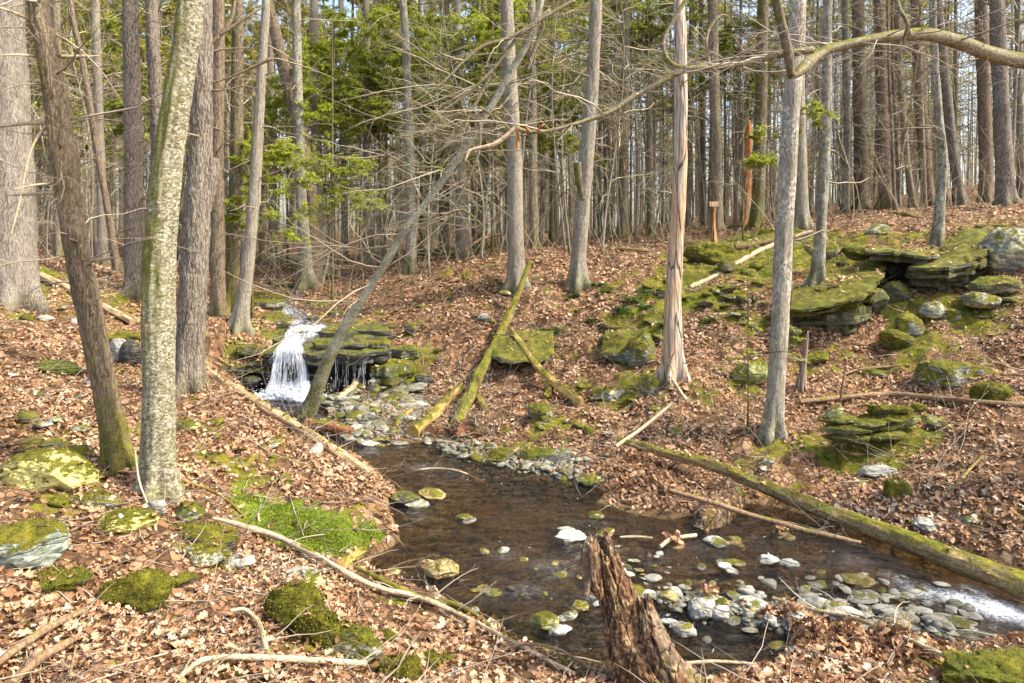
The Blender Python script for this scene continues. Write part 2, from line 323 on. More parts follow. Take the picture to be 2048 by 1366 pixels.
M = dict(
 pine=bark('pine_bark', (.03, .023, .016), (.15, .124, .094), (.33, .285, .23), .15, .35, .1, 1., .7),
 brown=bark('brown_bark', (.022, .015, .008), (.145, .108, .066), (.33, .26, .17), .6, 1.1, .1, 1.1, .5),
 grey=bark('grey_bark', (.06, .048, .036), (.24, .205, .155), (.42, .38, .30), .18, .4, .35, 1.2, .35),
 pale=bark('pale_bark', (.035, .028, .02), (.19, .165, .132), (.35, .315, .265), .05, .3, .1, 1.0, .5),
 ash=bark('ash_bark', (.07, .055, .038), (.27, .24, .175), (.46, .42, .335), .08, .55, .45, 1.25, .45, (.60, .58, .48), .014),
 lean=bark('leaning_bark', (.06, .05, .03), (.27, .25, .17), (.48, .46, .35), .45, 2.2, .6, 1.3, .4, (.46, .47, .36)),
 lichen=bark('lichen_bark', (.04, .032, .024), (.15, .13, .095), (.30, .27, .21), .25, .6, .6, 1.2, .4, (.34, .34, .26)),
 mossy=bark('mossy_bark', (.03, .022, .013), (.13, .10, .06), (.27, .22, .14), .7, 1.6, .35, 1.1, .5),
 far=bark('far_bark', (.05, .039, .022), (.215, .175, .115), (.38, .32, .225), .15, .8, .25, .9, .5),
 fard=bark('dark_far_bark', (.036, .026, .016), (.165, .122, .082), (.30, .235, .165), .15, .5, .1, .9, .6),
 birch=mat_birch(),
 dead=mat_deadwood('bare_dead_wood', (.42, .27, .15), (.60, .45, .29), (.54, .48, .39), .55, dark=(.20, .11, .055)),
 orange=mat_deadwood('orange_dead_wood', (.34, .13, .035), (.62, .32, .11), (.45, .36, .26), .15),
 rotten=mat_deadwood('rotten_wood', (.075, .038, .018), (.21, .115, .058), (.16, .115, .075), .4, .2, (.025, .013, .007), .95),
 snag=mat_deadwood('grey_snag_wood', (.16, .09, .045), (.32, .21, .12), (.30, .25, .19), .6),
 log_moss=mat_log('moss_covered_log', (.05, .03, .015), (.17, .12, .05), (.36, .27, .11), .85),
 log_half=mat_log('half_mossy_log', (.05, .035, .015), (.24, .165, .07), (.46, .34, .17), .42),
 log_tan=mat_log('tan_log', (.13, .08, .04), (.36, .245, .135), (.56, .42, .26), .03),
 log_gold=mat_log('golden_log', (.14, .08, .02), (.38, .24, .07), (.58, .42, .16), .45),
 log_red=mat_log('reddish_log', (.05, .02, .012), (.17, .07, .035), (.30, .14, .075), .05),
 log_pale=mat_log('pale_branch', (.17, .12, .07), (.42, .33, .21), (.56, .46, .33), .04),
 log_dark=mat_log('brown_branch', (.06, .035, .02), (.19, .12, .065), (.34, .24, .15), .02),
 limb=mat_log('grey_green_limb', (.07, .055, .03), (.20, .17, .10), (.36, .32, .22), .55),
 rk=mat_rock('mossy_rock', moss=.75, lichen=.35),
 rk_full=mat_rock('moss_covered_rock', moss=1.25, lichen=.2),
 rk_some=mat_rock('lichen_rock', moss=.38, lichen=.5),
 rk_pale=mat_rock('pale_stone', (.11, .105, .085), (.28, .27, .225), (.46, .445, .385), .12, .12, (.42, .40, .25)),
 rk_grey=mat_rock('grey_stone', (.055, .054, .042), (.17, .165, .13), (.32, .31, .25), .10, .15, (.34, .33, .2)),
 rk_white=mat_rock('white_stone', (.18, .175, .15), (.37, .36, .315), (.55, .535, .48), .0, .1, (.4, .38, .25)),
 rk_tan=mat_rock('tan_stone', (.12, .09, .04), (.30, .23, .10), (.45, .37, .19), .25, .2),
 rk_green=mat_rock('algae_stone', (.10, .11, .04), (.27, .28, .11), (.45, .44, .24), .45, .2),
 rk_wet=mat_rock('wet_and_shade_rock', (.008, .008, .007), (.030, .029, .025), (.085, .08, .065), .28, .05, (.3, .3, .15), .6, 1.4),  # wet rock at the stream; up the banks near-black paints shade of hollows
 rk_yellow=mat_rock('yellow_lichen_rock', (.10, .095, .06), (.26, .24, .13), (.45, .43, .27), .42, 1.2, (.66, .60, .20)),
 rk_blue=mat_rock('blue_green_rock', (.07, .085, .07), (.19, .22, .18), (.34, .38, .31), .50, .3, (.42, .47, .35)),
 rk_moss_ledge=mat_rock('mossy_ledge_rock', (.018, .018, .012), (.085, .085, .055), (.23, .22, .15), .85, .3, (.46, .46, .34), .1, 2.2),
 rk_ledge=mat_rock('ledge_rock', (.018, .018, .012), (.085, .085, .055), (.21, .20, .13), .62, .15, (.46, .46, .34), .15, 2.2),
 ground=mat_ground(), leaf=mat_leaf(), water=mat_water(), white=mat_white(), fall=mat_fall(),
 hemlock=mat_foliage('hemlock_needles', (.17, .21, .02), (.40, .46, .045), (.58, .62, .10)),
 needles=mat_foliage('pine_needles', (.19, .20, .028), (.42, .42, .06), (.62, .58, .12)),
 mossy_shoots=mat_foliage('moss_shoots', (.06, .058, .009), (.17, .158, .016), (.34, .30, .03)), moss_green=mat_foliage('green_moss_shoots', (.05, .075, .008), (.13, .18, .013), (.26, .31, .025)), fern=mat_foliage('fern_frond', (.02, .05, .008), (.06, .14, .02), (.14, .24, .04)),
 twig=mat_twig('bare_twig', (.16, .13, .075), (.42, .36, .24)), twigm=mat_twig('fallen_twig', (.06, .042, .028), (.38, .31, .23)), twigp=mat_twig('pale_twig', (.17, .135, .095), (.42, .36, .28)),
 twigd=mat_twig('brown_twig', (.085, .06, .034), (.28, .215, .13)), board=mat_deadwood('sign_board_wood', (.45, .28, .14), (.66, .47, .28), (.5, .45, .38), .1),
)
# ---------------------------------------------------------------- the land
WL = [(540,790,.5),(640,850,.40),(760,905,.24),(850,935,.16),(1000,1000,.12),(1150,1110,.08),(1400,1150,.04),(1700,1120,.03),(1900,1190,-.05),(2048,1250,-.16),(1400,1320,.03),(1150,1330,.05),(2400,1300,-.3)]
_w = np.array([[*P(a, b, (CZ - z) * F / (b - HY))[:2], z] for a, b, z in WL])
def wl(x, y):
    x = np.asarray(x, float); y = np.asarray(y, float)
    d = (x[..., None] - _w[:, 0]) ** 2 + (y[..., None] - _w[:, 1]) ** 2 + .02
    k = 1 / d ** 1.5; return (k * _w[:, 2]).sum(-1) / k.sum(-1)
def onwater(px, py):
    z = .1
    for _ in range(8):
        q = P(px, py, (CZ - z) * F / (py - HY)); z = float(wl(q[0], q[1]))
    return q
WPOLY = [(480,788),(520,815),(580,850),(650,890),(715,925),(765,962),(795,985),(772,1012),(790,1050),(800,1085),(745,1112),(725,1140),(770,1165),(850,1190),(925,1212),(975,1245),(1040,1290),(1120,1325),(1200,1350),(1300,1372),(1420,1372),(1545,1352),(1570,1318),(1640,1310),(1760,1290),(1850,1312),(1930,1308),(2000,1295),(2060,1300),(2400,1330),
 (2500,1180),(2300,1160),(2048,1150),(1900,1104),(1800,1078),(1700,1052),(1600,1026),(1530,1008),(1450,1005),(1400,1030),(1330,1040),(1255,1025),(1190,1005),(1212,985),(1165,962),(1100,950),(1050,942),(960,925),(900,905),(860,885),(770,885),(710,880),(690,850),(655,835),(655,800),(720,786),(735,776),(600,772),(500,772)]
WP = np.array([onwater(a, b)[:2] for a, b in WPOLY])
def sdist(x, y):
    """distance to the water's edge, negative in the water"""
    p = np.stack([np.asarray(x, float).ravel(), np.asarray(y, float).ravel()], 1); best = np.full(len(p), 1e9); ins = np.zeros(len(p), bool)
    n = len(WP)
    for i in range(n):
        a, b = WP[i], WP[(i + 1) % n]; e = b - a; t = np.clip(((p - a) @ e) / (e @ e), 0, 1)
        best = np.minimum(best, ((p - a - t[:, None] * e) ** 2).sum(1))
        c = (a[1] > p[:, 1]) != (b[1] > p[:, 1]); xi = a[0] + (p[:, 1] - a[1]) * e[0] / (e[1] if abs(e[1]) > 1e-9 else 1e-9); ins ^= c & (p[:, 0] < xi)
    return np.where(ins, -1, 1).reshape(np.shape(x)) * np.sqrt(best).reshape(np.shape(x))
# control points: pixel x, y and distance from the camera
CP = [(0,1366,4.0),(400,1340,4.2),(700,1366,4.3),(60,1120,5.4),(320,1000,6.8),(235,940,7.2),(90,970,6.8),(0,850,8),(380,775,10.5),(0,700,10.5),(0,580,13.5),(100,530,17),(-60,520,13.5),(270,575,16),(480,665,14),(250,700,12.5),
 (600,900,9),(700,1000,8),(550,1000,7.5),(650,1100,6.7),(500,1150,5.8),(800,1200,6.0),(900,1300,5.3),(1100,1366,4.9),(430,740,10.6),(560,850,9.8),
 (900,910,10.5),(750,815,12.8),(850,770,13.5),(1000,890,10.7),(1150,930,9.9),(1250,965,9.1),(1400,985,8.9),(1500,955,9.2),(1700,990,8.6),(1900,1040,7.7),(2048,1060,7.2),(2048,900,8.4),(1550,880,9.8),(1650,830,10.5),(1900,850,9.5),(1895,770,10.7),(2048,740,10.6),(1700,690,12.3),(1850,620,12.5),(1680,560,13.6),(1950,540,13.2),(2048,560,12.4),(1750,465,16.5),(2048,440,16),(1500,475,19),(1350,760,11.7),(1250,720,13),(1160,572,16),(1032,577,16),(1040,730,13.5),(1000,800,12.2),(1150,800,12),(1100,650,14.5),(900,650,15),(800,640,15.8),(950,522,18.8),(1250,492,20.5),(1400,485,20),(1450,560,15.5),(1350,620,14.2),(1800,415,26),(2048,405,24),(1900,385,36),
 (1100,484,40),(800,500,32),(300,530,25),(0,505,27),(650,522,30),(600,560,22),(560,610,18),(700,600,18.5),(640,680,14.3),(520,690,14.2),(740,700,14.4),(600,640,16),(460,640,15),(440,768,11.6),(475,795,11.3),(540,842,10.9),(600,872,10.6),(1640,664,12.5),(1690,672,12.4),(1745,664,12.5),(1680,598,14.0),(1890,592,12.7),(1950,584,12.8),(1830,594,12.8),(1890,525,14.4),(1400,452,36),(1650,425,32),(560,520,40)]
cp = [tuple(P(*c)) for c in CP] + [(-8,4,1.9),(-6,2,1.7),(-4,0,1.6),(0,0,1.6),(0,2.2,1.1),(3,2,1.0),(2.2,3.6,.5),(4.2,4.4,.3),(6,3,.6),(8,4,.3),(9,6.2,-.35),(12,6.5,-.3),(10,8.2,.9),(13,10,2.2),(16,14,4),(20,20,5.2),(26,30,7),(-12,8,2.6),(-14,14,3.4),(-20,24,4),(-30,40,4.6),(-10,-8,2.2),(10,-8,1.8),(0,-10,2),(-30,0,3.5),(30,0,2.5),(-40,75,5),(0,75,4.9),(0,130,6),(60,120,9),(-70,120,7),(45,60,9),(40,30,8.5),(-70,30,6),(80,30,10)]
cp = np.array(cp)
def _phi(r2): return np.sqrt(r2 + .16)
_A = _phi(((cp[:, None, :2] - cp[None, :, :2]) ** 2).sum(-1)); _N = len(cp)
_K = np.zeros((_N + 3, _N + 3)); _K[:_N, :_N] = _A - .015 * np.eye(_N); _K[:_N, _N] = 1; _K[_N, :_N] = 1; _K[:_N, _N+1:] = cp[:, :2]; _K[_N+1:, :_N] = cp[:, :2].T
_W = np.linalg.solve(_K, np.concatenate([cp[:, 2], [0, 0, 0]]))
def rbf(x, y):
    out = _W[_N] + _W[_N + 1] * x + _W[_N + 2] * y
    for i in range(_N): out = out + _W[i] * _phi((x - cp[i, 0]) ** 2 + (y - cp[i, 1]) ** 2)
    return out
def axis(a, b, d, lo, hi, gr=1.13):
    c = list(np.arange(a, b + 1e-6, d)); s = d
    while c[-1] < hi: s *= gr; c.append(c[-1] + s)
    s = d
    while c[0] > lo: s *= gr; c.insert(0, c[0] - s)
    return np.array(c)
GX = axis(-9.5, 9.5, .062, -150, 150); GY = axis(3.4, 18, .058, -25, 190)
XX, YY = np.meshgrid(GX, GY)
ZZ = rbf(XX, YY)
_q = np.stack([XX, YY, np.zeros_like(XX)], -1)
near = np.clip(1 - (YY - 30) / 60, .15, 1)
ZZ = ZZ + (.11 * fbm(_q * .9, 3) * near) + .065 * fbm(_q * 3.1 + 5, 4) * near * np.where(YY > 7, 1.2, .7)
SD = sdist(XX, YY); WLV = wl(XX, YY)
bed = WLV - np.clip(.03 - SD * .34, .03, .17) + .035 * fbm(_q * 4 + 9, 3)
bank = np.maximum(ZZ, WLV + .015 + np.clip(SD, 0, .6) * .16 + .03 * fbm(_q * 5 + 3, 3) * np.clip(SD * 4, 0, 1))
s = np.clip(SD / .08 + .5, 0, 1); LOWER = np.clip(1 - SD / .7, 0, 1)
bank = np.where(SD < .7, np.minimum(bank, np.maximum(bank * (1 - LOWER) + (WLV + .05 + .55 * SD) * LOWER, WLV + .015)), bank)
ZZ = bed * (1 - s) + bank * s
# bars and banks of drifted leaves standing in the creek: px, py, radius, height over water
ISL = [(1330,1200,.2,.04),(1420,1205,.26,.06),(1480,1225,.28,.06),(1580,1225,.28,.06),(1680,1245,.3,.07),(1790,1255,.3,.06),(1880,1262,.2,.05),(1540,1250,.2,.06),(1630,1298,.24,.19),(1590,1260,.18,.12),(1700,1320,.3,.2),(1800,1345,.35,.25),(1350,1088,.22,.07),(1560,1068,.22,.06),(1470,1085,.16,.04),(1250,962,.5,.16),(1300,990,.4,.15),(1235,1240,.16,.03),(1120,1240,.12,.02),(850,1130,.18,.04),(1300,1110,.1,.03)]
for a, b, r, h in ISL:
    q = onwater(a, b); d2 = ((XX - q[0]) ** 2 + (YY - q[1]) ** 2) / (r * r)
    lump = WLV - .28 + (h + .28 + .05 * fbm(_q * 7, 2)) * np.exp(-d2 * .8) * 1.0
    ZZ = np.where(d2 < 5, np.maximum(ZZ, lump), ZZ)
def gz(x, y):
    x = np.asarray(x, float); y = np.asarray(y, float)
    i = np.clip(np.searchsorted(GX, x) - 1, 0, len(GX) - 2); j = np.clip(np.searchsorted(GY, y) - 1, 0, len(GY) - 2)
    u = np.clip((x - GX[i]) / (GX[i+1] - GX[i]), 0, 1); v = np.clip((y - GY[j]) / (GY[j+1] - GY[j]), 0, 1)
    return (ZZ[j, i] * (1-u) + ZZ[j, i+1] * u) * (1-v) + (ZZ[j+1, i] * (1-u) + ZZ[j+1, i+1] * u) * v
_D = np.concatenate([np.arange(3.2, 24, .02), np.arange(24, 120, .2)])
def at(px, py, water=False):
    """the point of the land (or water) seen at this pixel"""
    x = (px - CX) * _D / F; z = CZ - (py - HY) * _D / F; g = gz(x, _D)
    if water: g = np.maximum(g, np.where(sdist(x, _D) < .02, wl(x, _D), -9))
    k = np.argmax(z <= g)
    if not (z <= g).any(): k = len(_D) - 1
    return np.array([x[k], _D[k], max(z[k], g[k]) if k < len(_D) - 1 else g[k]])
# moss patches: px, py, radius m, strength, brightness
MP = [(600,1050,.45,.8,1),(560,1020,.35,.6,1),(655,1085,.35,.9,1),(500,1000,.3,.5,.7),(620,1080,.3,.8,1),(740,1065,.16,.6,1),(470,925,.4,.4,0),(1450,505,1.2,.7,.3),(1400,540,.9,.5,.2),(1530,520,1.,.4,.2),(1700,490,1.1,.5,0),(1280,640,.7,.3,.2),(1240,700,.6,.28,0),(1380,590,.9,.35,.2),(60,540,1.2,.5,.3),(700,650,.8,.3,.4),(560,660,.9,.4,.5),(1900,600,.6,.2,0),(1120,560,.6,.2,0),(900,560,1.,.15,0),(1480,480,1.6,.55,.3),(200,580,1.5,.25,.2),(1545,905,.35,.5,.2),(380,800,.4,.35,0),(2010,1340,.35,.8,.6),(820,760,.5,.25,.2),(80,870,.7,.25,0),(150,1000,.5,.3,.0),(1060,900,.5,.2,0),(1960,470,1.4,.3,0),(1600,480,1.2,.45,.1),(850,850,.5,.1,0),(1280,760,.6,.25,.1)]
mossa = .14 + .26 * fbm(_q * .55 + 40, 3) + np.where((XX > -2) & (YY > 9), .06, 0); mossa = mossa + .42 * fbm(_q * 2.1 + 60, 4) + .22 * fbm(_q * 7 + 31, 3); mossb = np.zeros_like(XX)
for a, b, r, st, br in MP:
    q = at(a, b); w = np.exp(-((XX - q[0]) ** 2 + (YY - q[1]) ** 2) / (r * r)); mossa = mossa + st * w; mossb = np.maximum(mossb, br * (w > .1) * np.clip(w * 2, 0, 1))
_gb = np.exp(-((XX + 2.55) ** 2 / 1.6 + (YY - 12.5) ** 2 / 1.4)); mossa = mossa - .7 * _gb
wet = np.clip(1 - (ZZ - WLV) / .06, 0, 1) * (SD < 1.2); mossa = mossa * (1 - np.clip(wet * 1.4, 0, 1))
ny, nx = XX.shape; _i = np.arange(nx * ny).reshape(ny, nx)
_qd = np.stack([_i[:-1, :-1], _i[:-1, 1:], _i[1:, 1:], _i[1:, :-1]], -1).reshape(-1, 4)
land = obj('ground', mesh('ground', np.stack([XX, YY, ZZ], -1).reshape(-1, 3), [_qd], M['ground'], True, {'moss': mossa.ravel(), 'mossb': mossb.ravel(), 'wet': wet.ravel()}))
tag(land, kind='structure')
def gval(A, x, y):
    i = np.clip(np.searchsorted(GX, x) - 1, 0, len(GX) - 2); j = np.clip(np.searchsorted(GY, y) - 1, 0, len(GY) - 2); return A[j, i]
# the creek's surface, broken up over stones; riffle foam doubles as painted sky glints
FOAM_GLINT = [(560,790,.5,2.6),(515,794,.35,2.4),(610,796,.35,2.2),(640,790,.3,1.2),(720,788,.3,.9),(690,850,.4,.5),(640,835,.3,.6),(740,905,.4,.55),(850,935,.45,.55),(930,950,.3,.35),(1180,1045,.4,.3),(1010,1110,.4,.45),(1100,1130,.5,.5),(1050,1180,.45,.5),(1180,1190,.3,.5),(930,1180,.3,.3),(1400,1090,.35,.4),(1500,1080,.3,.35),(1300,1110,.35,.35),(1700,1120,.45,.45),(1800,1160,.35,.55),(1850,1185,.4,.75),(1930,1200,.4,.9),(2000,1220,.42,.95),(2070,1235,.45,.95),(1960,1180,.3,.7),(1560,1120,.3,.3),(1120,1150,.3,.5)]
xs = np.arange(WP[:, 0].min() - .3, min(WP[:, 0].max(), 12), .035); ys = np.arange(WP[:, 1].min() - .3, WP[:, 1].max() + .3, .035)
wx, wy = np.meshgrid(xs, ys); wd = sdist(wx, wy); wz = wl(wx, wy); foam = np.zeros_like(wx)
for a, b, r, st in FOAM_GLINT:
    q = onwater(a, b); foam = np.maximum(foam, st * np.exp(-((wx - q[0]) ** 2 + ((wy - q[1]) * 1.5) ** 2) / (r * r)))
_p = np.stack([wx * .9, wy * 1.7, 0 * wx], -1)
wz = wz + .007 * fbm(_p * 3, 3) + np.clip(foam, 0, 1) * .035 * fbm(_p * 5 + 7, 3)
ok = wd < .12; keep = ok[:-1, :-1] & ok[1:, :-1] & ok[:-1, 1:] & ok[1:, 1:]
_i = np.arange(wx.size).reshape(wx.shape); _qd = np.stack([_i[:-1, :-1], _i[:-1, 1:], _i[1:, 1:], _i[1:, :-1]], -1)[keep]
used = np.unique(_qd); rm = np.zeros(wx.size, int); rm[used] = np.arange(len(used))
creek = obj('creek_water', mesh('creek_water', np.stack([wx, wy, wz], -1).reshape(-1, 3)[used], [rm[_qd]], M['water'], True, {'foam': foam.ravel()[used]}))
tag(creek, kind='structure')
# ---------------------------------------------------------------- trees
def ridged(amp, kf, seed, stretch=.14):
    def d(R, th, Pm):
        z = Pm[..., 2:3] + Pm[..., 0:1] * .3
        q = np.stack(np.broadcast_arrays(np.cos(th) * R * kf + seed, np.sin(th) * R * kf, z * kf * stretch), -1)
        a = amp * (fbm(q, 3) * .8 - np.abs(perlin(q * .5 + 9)) * .6)
        q2 = np.stack(np.broadcast_arrays(np.cos(th) * 1.2 + seed, np.sin(th) * 1.2, z * .9), -1)
        return R + a + R * .09 * fbm(q2, 2)
    return d
FURROW = dict(pine=.016, brown=.014, grey=.012, pale=.022, ash=.007, lichen=.012, mossy=.014, far=.012, fard=.014, birch=.014, dead=.010, orange=.010, snag=.01, limb=.006)
def stem_path(path, D, ext, dD=0.):
    """pixel path (x, y, width) -> points and radii in the world; the base sits on the ground"""
    path = [tuple(map(float, p)) for p in path]
    if D is None: b = at(path[0][0], path[0][1]); D = b[1]
    else: b = P(path[0][0], HY, D); b[2] = gz(b[0], D)
    pts = [[*b, path[0][2] * D / F / 2]]
    for i, (x, y, w) in enumerate(path[1:], 1):
        d = D + dD * i / (len(path) - 1); q = P(x, y, d); pts.append([*q, w * d / F / 2])
    pts = np.array(pts)
    if pts[1, 2] <= pts[0, 2] + .3: pts = np.delete(pts, 1, 0)
    if ext:
        v = unit(pts[-1, :3] - pts[-2, :3]); v = unit(v + np.array([0, 0, 1.])); pts = np.vstack([pts, [*(pts[-1, :3] + v * ext * .5), pts[-1, 3] * .72], [*(pts[-1, :3] + v * ext), pts[-1, 3] * .25]])
    return pts, b, D
def trunk_mesh(pts, bk, parent, b, flare=.5, seed=0, k=40, step=.06, toes=True, name='trunk'):
    L = np.linalg.norm(np.diff(pts[:, :3], axis=0), axis=1).sum(); n = int(np.clip(L / step, 12, 220))
    sp = spline(pts, n); h = np.concatenate([[0], np.cumsum(np.linalg.norm(np.diff(sp[:, :3], axis=0), axis=1))])
    Pm = sp[:, :3].copy(); Rm = np.maximum(sp[:, 3], .008) * .89 * (1 + flare * np.exp(-h / .22))
    Pm[0, 2] -= .25
    rd = ridged(FURROW.get(bk, .01) , 22., seed * 3.7)
    hh = h[None, :, None]
    def disp(R, th, P_):
        r = rd(R, th, P_)
        return r * (1 + (.42 * np.exp(-hh / .2) * np.cos(5 * th + seed) + .12 * np.exp(-hh / .3) * np.cos(3 * th + 2 * seed)) * (flare > 0)) if toes else r
    mb = MB(); tubes(mb, Pm, Rm, k, 0., disp)
    o = mb.build(name, M[bk], parent, b); return o, sp
def dead_branches(sp, parent, b, n, lo, hi, L=(.4, 1.2), seed=0, r=.012, per=4, m='twigd', droop=.02, az=None, name='crown', third=2, up=.1):
    """bare side branches and their twigs as one part"""
    if n <= 0: return
    rng = R0(seed + 100); h = sp[:, 2] - sp[0, 2]; c = np.where((h >= lo) & (h <= hi))[0]
    if not len(c): return
    i = rng.choice(c, n); a = rng.uniform(0, 2 * math.pi, n) if az is None else rng.normal(az[0], az[1], n)
    Dr = np.stack([np.cos(a), np.sin(a), rng.normal(up, .2, n)], 1); LL = rng.uniform(*L, n)
    S = sp[i, :3] + Dr * sp[i, 3:4] * .6; mb = MB()
    P1, R1 = grow(S, Dr, LL, r * (.5 + LL / L[1]), 7, rng, .16, droop); tubes(mb, P1, R1, 4, rng.rand(n))
    if per:
        P2, R2 = sub(P1, R1, per, .55, 5, rng, .9, .2, droop, .2, .5, .6); tubes(mb, P2, R2, 3, rng.rand(len(P2)), cap=False)
        if third:
            P3, R3 = sub(P2, R2, third, .5, 4, rng, .9, .25, droop, .2, .6); tubes(mb, P3, np.maximum(R3, .0012), 3, rng.rand(len(P3)), cap=False)
    return mb.build(name, M[m], parent, b)
def leaflets(mb, S, Dr, L, W, rng, nrm=None):
    """one narrow pointed blade per point"""
    n = len(S); Dr = unit(Dr); u = rng.normal(size=(n, 3)) if nrm is None else nrm + rng.normal(size=(n, 3)) * .35
    side = unit(np.cross(Dr, u)); L = np.asarray(L).reshape(-1, 1); W = np.asarray(W).reshape(-1, 1)
    V = np.stack([S, S + Dr * L * .45 + side * W, S + Dr * L, S + Dr * L * .45 - side * W], 1)
    i = np.arange(4 * n).reshape(n, 4); mb.add(V.reshape(-1, 3), [i], np.repeat(rng.rand(n), 4))
def sprays(S, Dr, L, rng, parent, b, r=.008, per=9, nn=16, ll=.045, lw=.011, m='hemlock', flat=.85, wood='twigd', name='foliage', wname='crown', keep=1.):
    """flat hemlock-like sprays: branch, side twigs in a plane, needles along the twigs"""
    mb = MB(); mw = MB(); n = len(S)
    P1, R1 = grow(S, Dr, L, r, 8, rng, .10, .035); tubes(mw, P1, R1, 4, rng.rand(n))
    P2, R2 = sub(P1, R1, per, .42, 5, rng, 1.0, .12, .05, .15, .5, flat); tubes(mw, P2, R2, 3, rng.rand(len(P2)), cap=False)
    P3, R3 = sub(P2, R2, 3, .5, 4, rng, .9, .1, .04, .1, .5, flat)
    for PP, q in ((P2, nn), (P3, nn // 2)):
        M_, n0, _ = PP.shape; i = np.repeat(np.arange(M_), q); i = i[rng.rand(len(i)) < keep]; t = rng.uniform(.12, 1, len(i)) * (n0 - 1.001); k = t.astype(int); f = (t - k)[:, None]
        A = PP[i, k] * (1 - f) + PP[i, k + 1] * f; T = unit(PP[i, k + 1] - PP[i, k]); sd = rng.normal(size=T.shape); sd[:, 2] *= .2; sd = unit(sd - (sd * T).sum(1, keepdims=True) * T)
        leaflets(mb, A, T * .55 + sd, rng.uniform(.7, 1.3, len(A)) * ll, rng.uniform(.8, 1.2, len(A)) * lw, rng, np.array([0, 0, 1.]))
    mb.build(name, M[m], parent, b, smooth=False); mw.build(wname, M[wood], parent, b)
NT = [0]
def tree(name, label, path, bk, D=None, ext=5., br=0, lo=1., hi=7., L=(.4, 1.2), cat='tree', flare=.5, dD=0., k=36, group=None, per=4, r=.012, tw='twigd', step=.06, az=None, third=2):
    NT[0] += 1; pts, b, D = stem_path(path, D, ext, dD)
    root = empty(name, b, label, cat, group)
    o, sp = trunk_mesh(pts, bk, root, b, flare, NT[0], k, step)
    dead_branches(sp, root, b, br, lo, hi, L, NT[0], r, per, tw, az=az, third=third)
    return root, sp, b, D
def limb_px(pix, D, parent, b, bk, name='limb', k=12, seed=0, dD=0., rough=True, n=70):
    q = [[*P(x, y, D + dD * i / max(1, len(pix) - 1)), w * D / F / 2] for i, (x, y, w) in enumerate(pix)]
    sp = spline(np.array(q), n); mb = MB(); tubes(mb, sp[:, :3], sp[:, 3], k, 0., ridged(.006, 20., seed) if rough else None)
    return mb.build(name, M[bk], parent, b), sp
# --- the near trees, measured one by one -----------------------------------------------------------------------
tree('oak_tree', 'broad pale grey trunk with fine furrowed bark at the edge of the woods', [(26,520,100),(14,300,96),(5,100,90),(2,0,88)], 'pale', 13.2, 6, 0, k=64, flare=.16)
r_, sp_, b_, D_ = tree('hemlock_tree', 'brown leaning trunk with a mossy foot and dead side branches beside the birch', [(243,938,56),(215,800,52),(182,640,53),(150,480,52),(128,320,50),(112,200,48),(92,80,44),(76,0,42)], 'brown', None, 5, 16, 1.6, 5.2, (.4, 1.5), flare=.35, k=56, step=.045, r=.010, tw='twigp')
for i, pp in enumerate([[(110,112,6),(150,112,8),(198,112,4)],[(76,112,6),(30,110,5),(-20,112,3)],[(118,108,10),(112,140,9),(118,175,8),(128,200,3)],[(66,42,7),(20,22,6),(-20,10,4)],[(92,245,9),(50,248,7),(-10,255,5)],[(92,250,7),(62,300,5),(40,400,4),(22,470,3)],[(125,292,9),(160,272,7),(180,266,3)],[(112,366,7),(70,370,5),(28,378,3)],[(118,385,8),(60,388,7),(22,390,4)],[(150,482,9),(152,484,8),(146,482,6),(140,478,4)],[(140,535,7),(125,540,4)],[(185,522,8),(215,517,6),(235,515,3)]]):
    limb_px(pp, D_, r_, b_, 'brown' if i in (2, 6, 9) else 'log_pale', 'branch', 8, i, -.35 if i % 2 else .3)
dead_branches(sp_, r_, b_, 16, 2.0, 4.6, (.8, 2.0), 55, .006, 4, 'twigp', .05, None, 'crown', 2, .25)
tree('birch_tree', 'pale flaking birch trunk with moss patches rising bare through the whole picture', [(316,1000,84),(317,930,71),(317,800,68),(317,650,69),(321,500,67),(330,380,65),(346,250,61),(367,120,57),(382,0,55)], 'birch', None, 5, 0, flare=.25, k=72, step=.035)
r_, sp_, b_, D_ = tree('pine_tree', 'dark brown furrowed pine trunk standing just behind the birch', [(376,782,62),(382,660,60),(390,520,60),(396,400,56),(402,300,48),(404,150,46),(404,0,44)], 'pine', None, 6, 6, 3.5, 6.5, (.4, 1.), flare=.3, k=64, step=.05)
limb_px([(408,420,30),(420,360,32),(424,316,30)], D_ + .05, r_, b_, 'pine', 'stub', 20, 4, 0.)
for i, pp in enumerate([[(408,100,10),(440,70,9),(462,40,8),(470,0,6)],[(440,70,7),(500,30,6),(528,12,4)],[(412,170,6),(470,150,5),(540,118,8),(520,128,6)],[(412,105,4),(450,98,4),(490,96,2)]]): limb_px(pp, D_, r_, b_, 'brown', 'branch', 8, i, .3)
tree('pine_tree', 'straight grey-brown pine trunk in the gap between the leaning trunk and the birch', [(270,580,42),(268,440,38),(267,300,37),(264,150,35),(261,0,34)], 'pine', 15.5, 7, 18, 2, 8, (.4, 1.3))
tree('pine_tree', 'slender pine trunk with short stubs close behind the birch', [(318,560,32),(316,300,29),(309,150,28),(303,0,27)], 'pine', 17, 7, 16, 2, 8, (.3, 1.))
tree('pine_tree', 'pine trunk seen between the dark furrowed pine and the mossy one', [(436,560,32),(434,300,30),(436,150,28),(437,0,26)], 'fard', 15, 7, 14, 2.5, 8, (.4, 1.3))
tree('hemlock_tree', 'greenish mossy trunk beside the grey trunk above the waterfall', [(456,622,36),(466,500,32),(472,350,28),(474,200,27),(476,0,25)], 'mossy', None, 7, 22, 2.2, 9, (.5, 1.6))
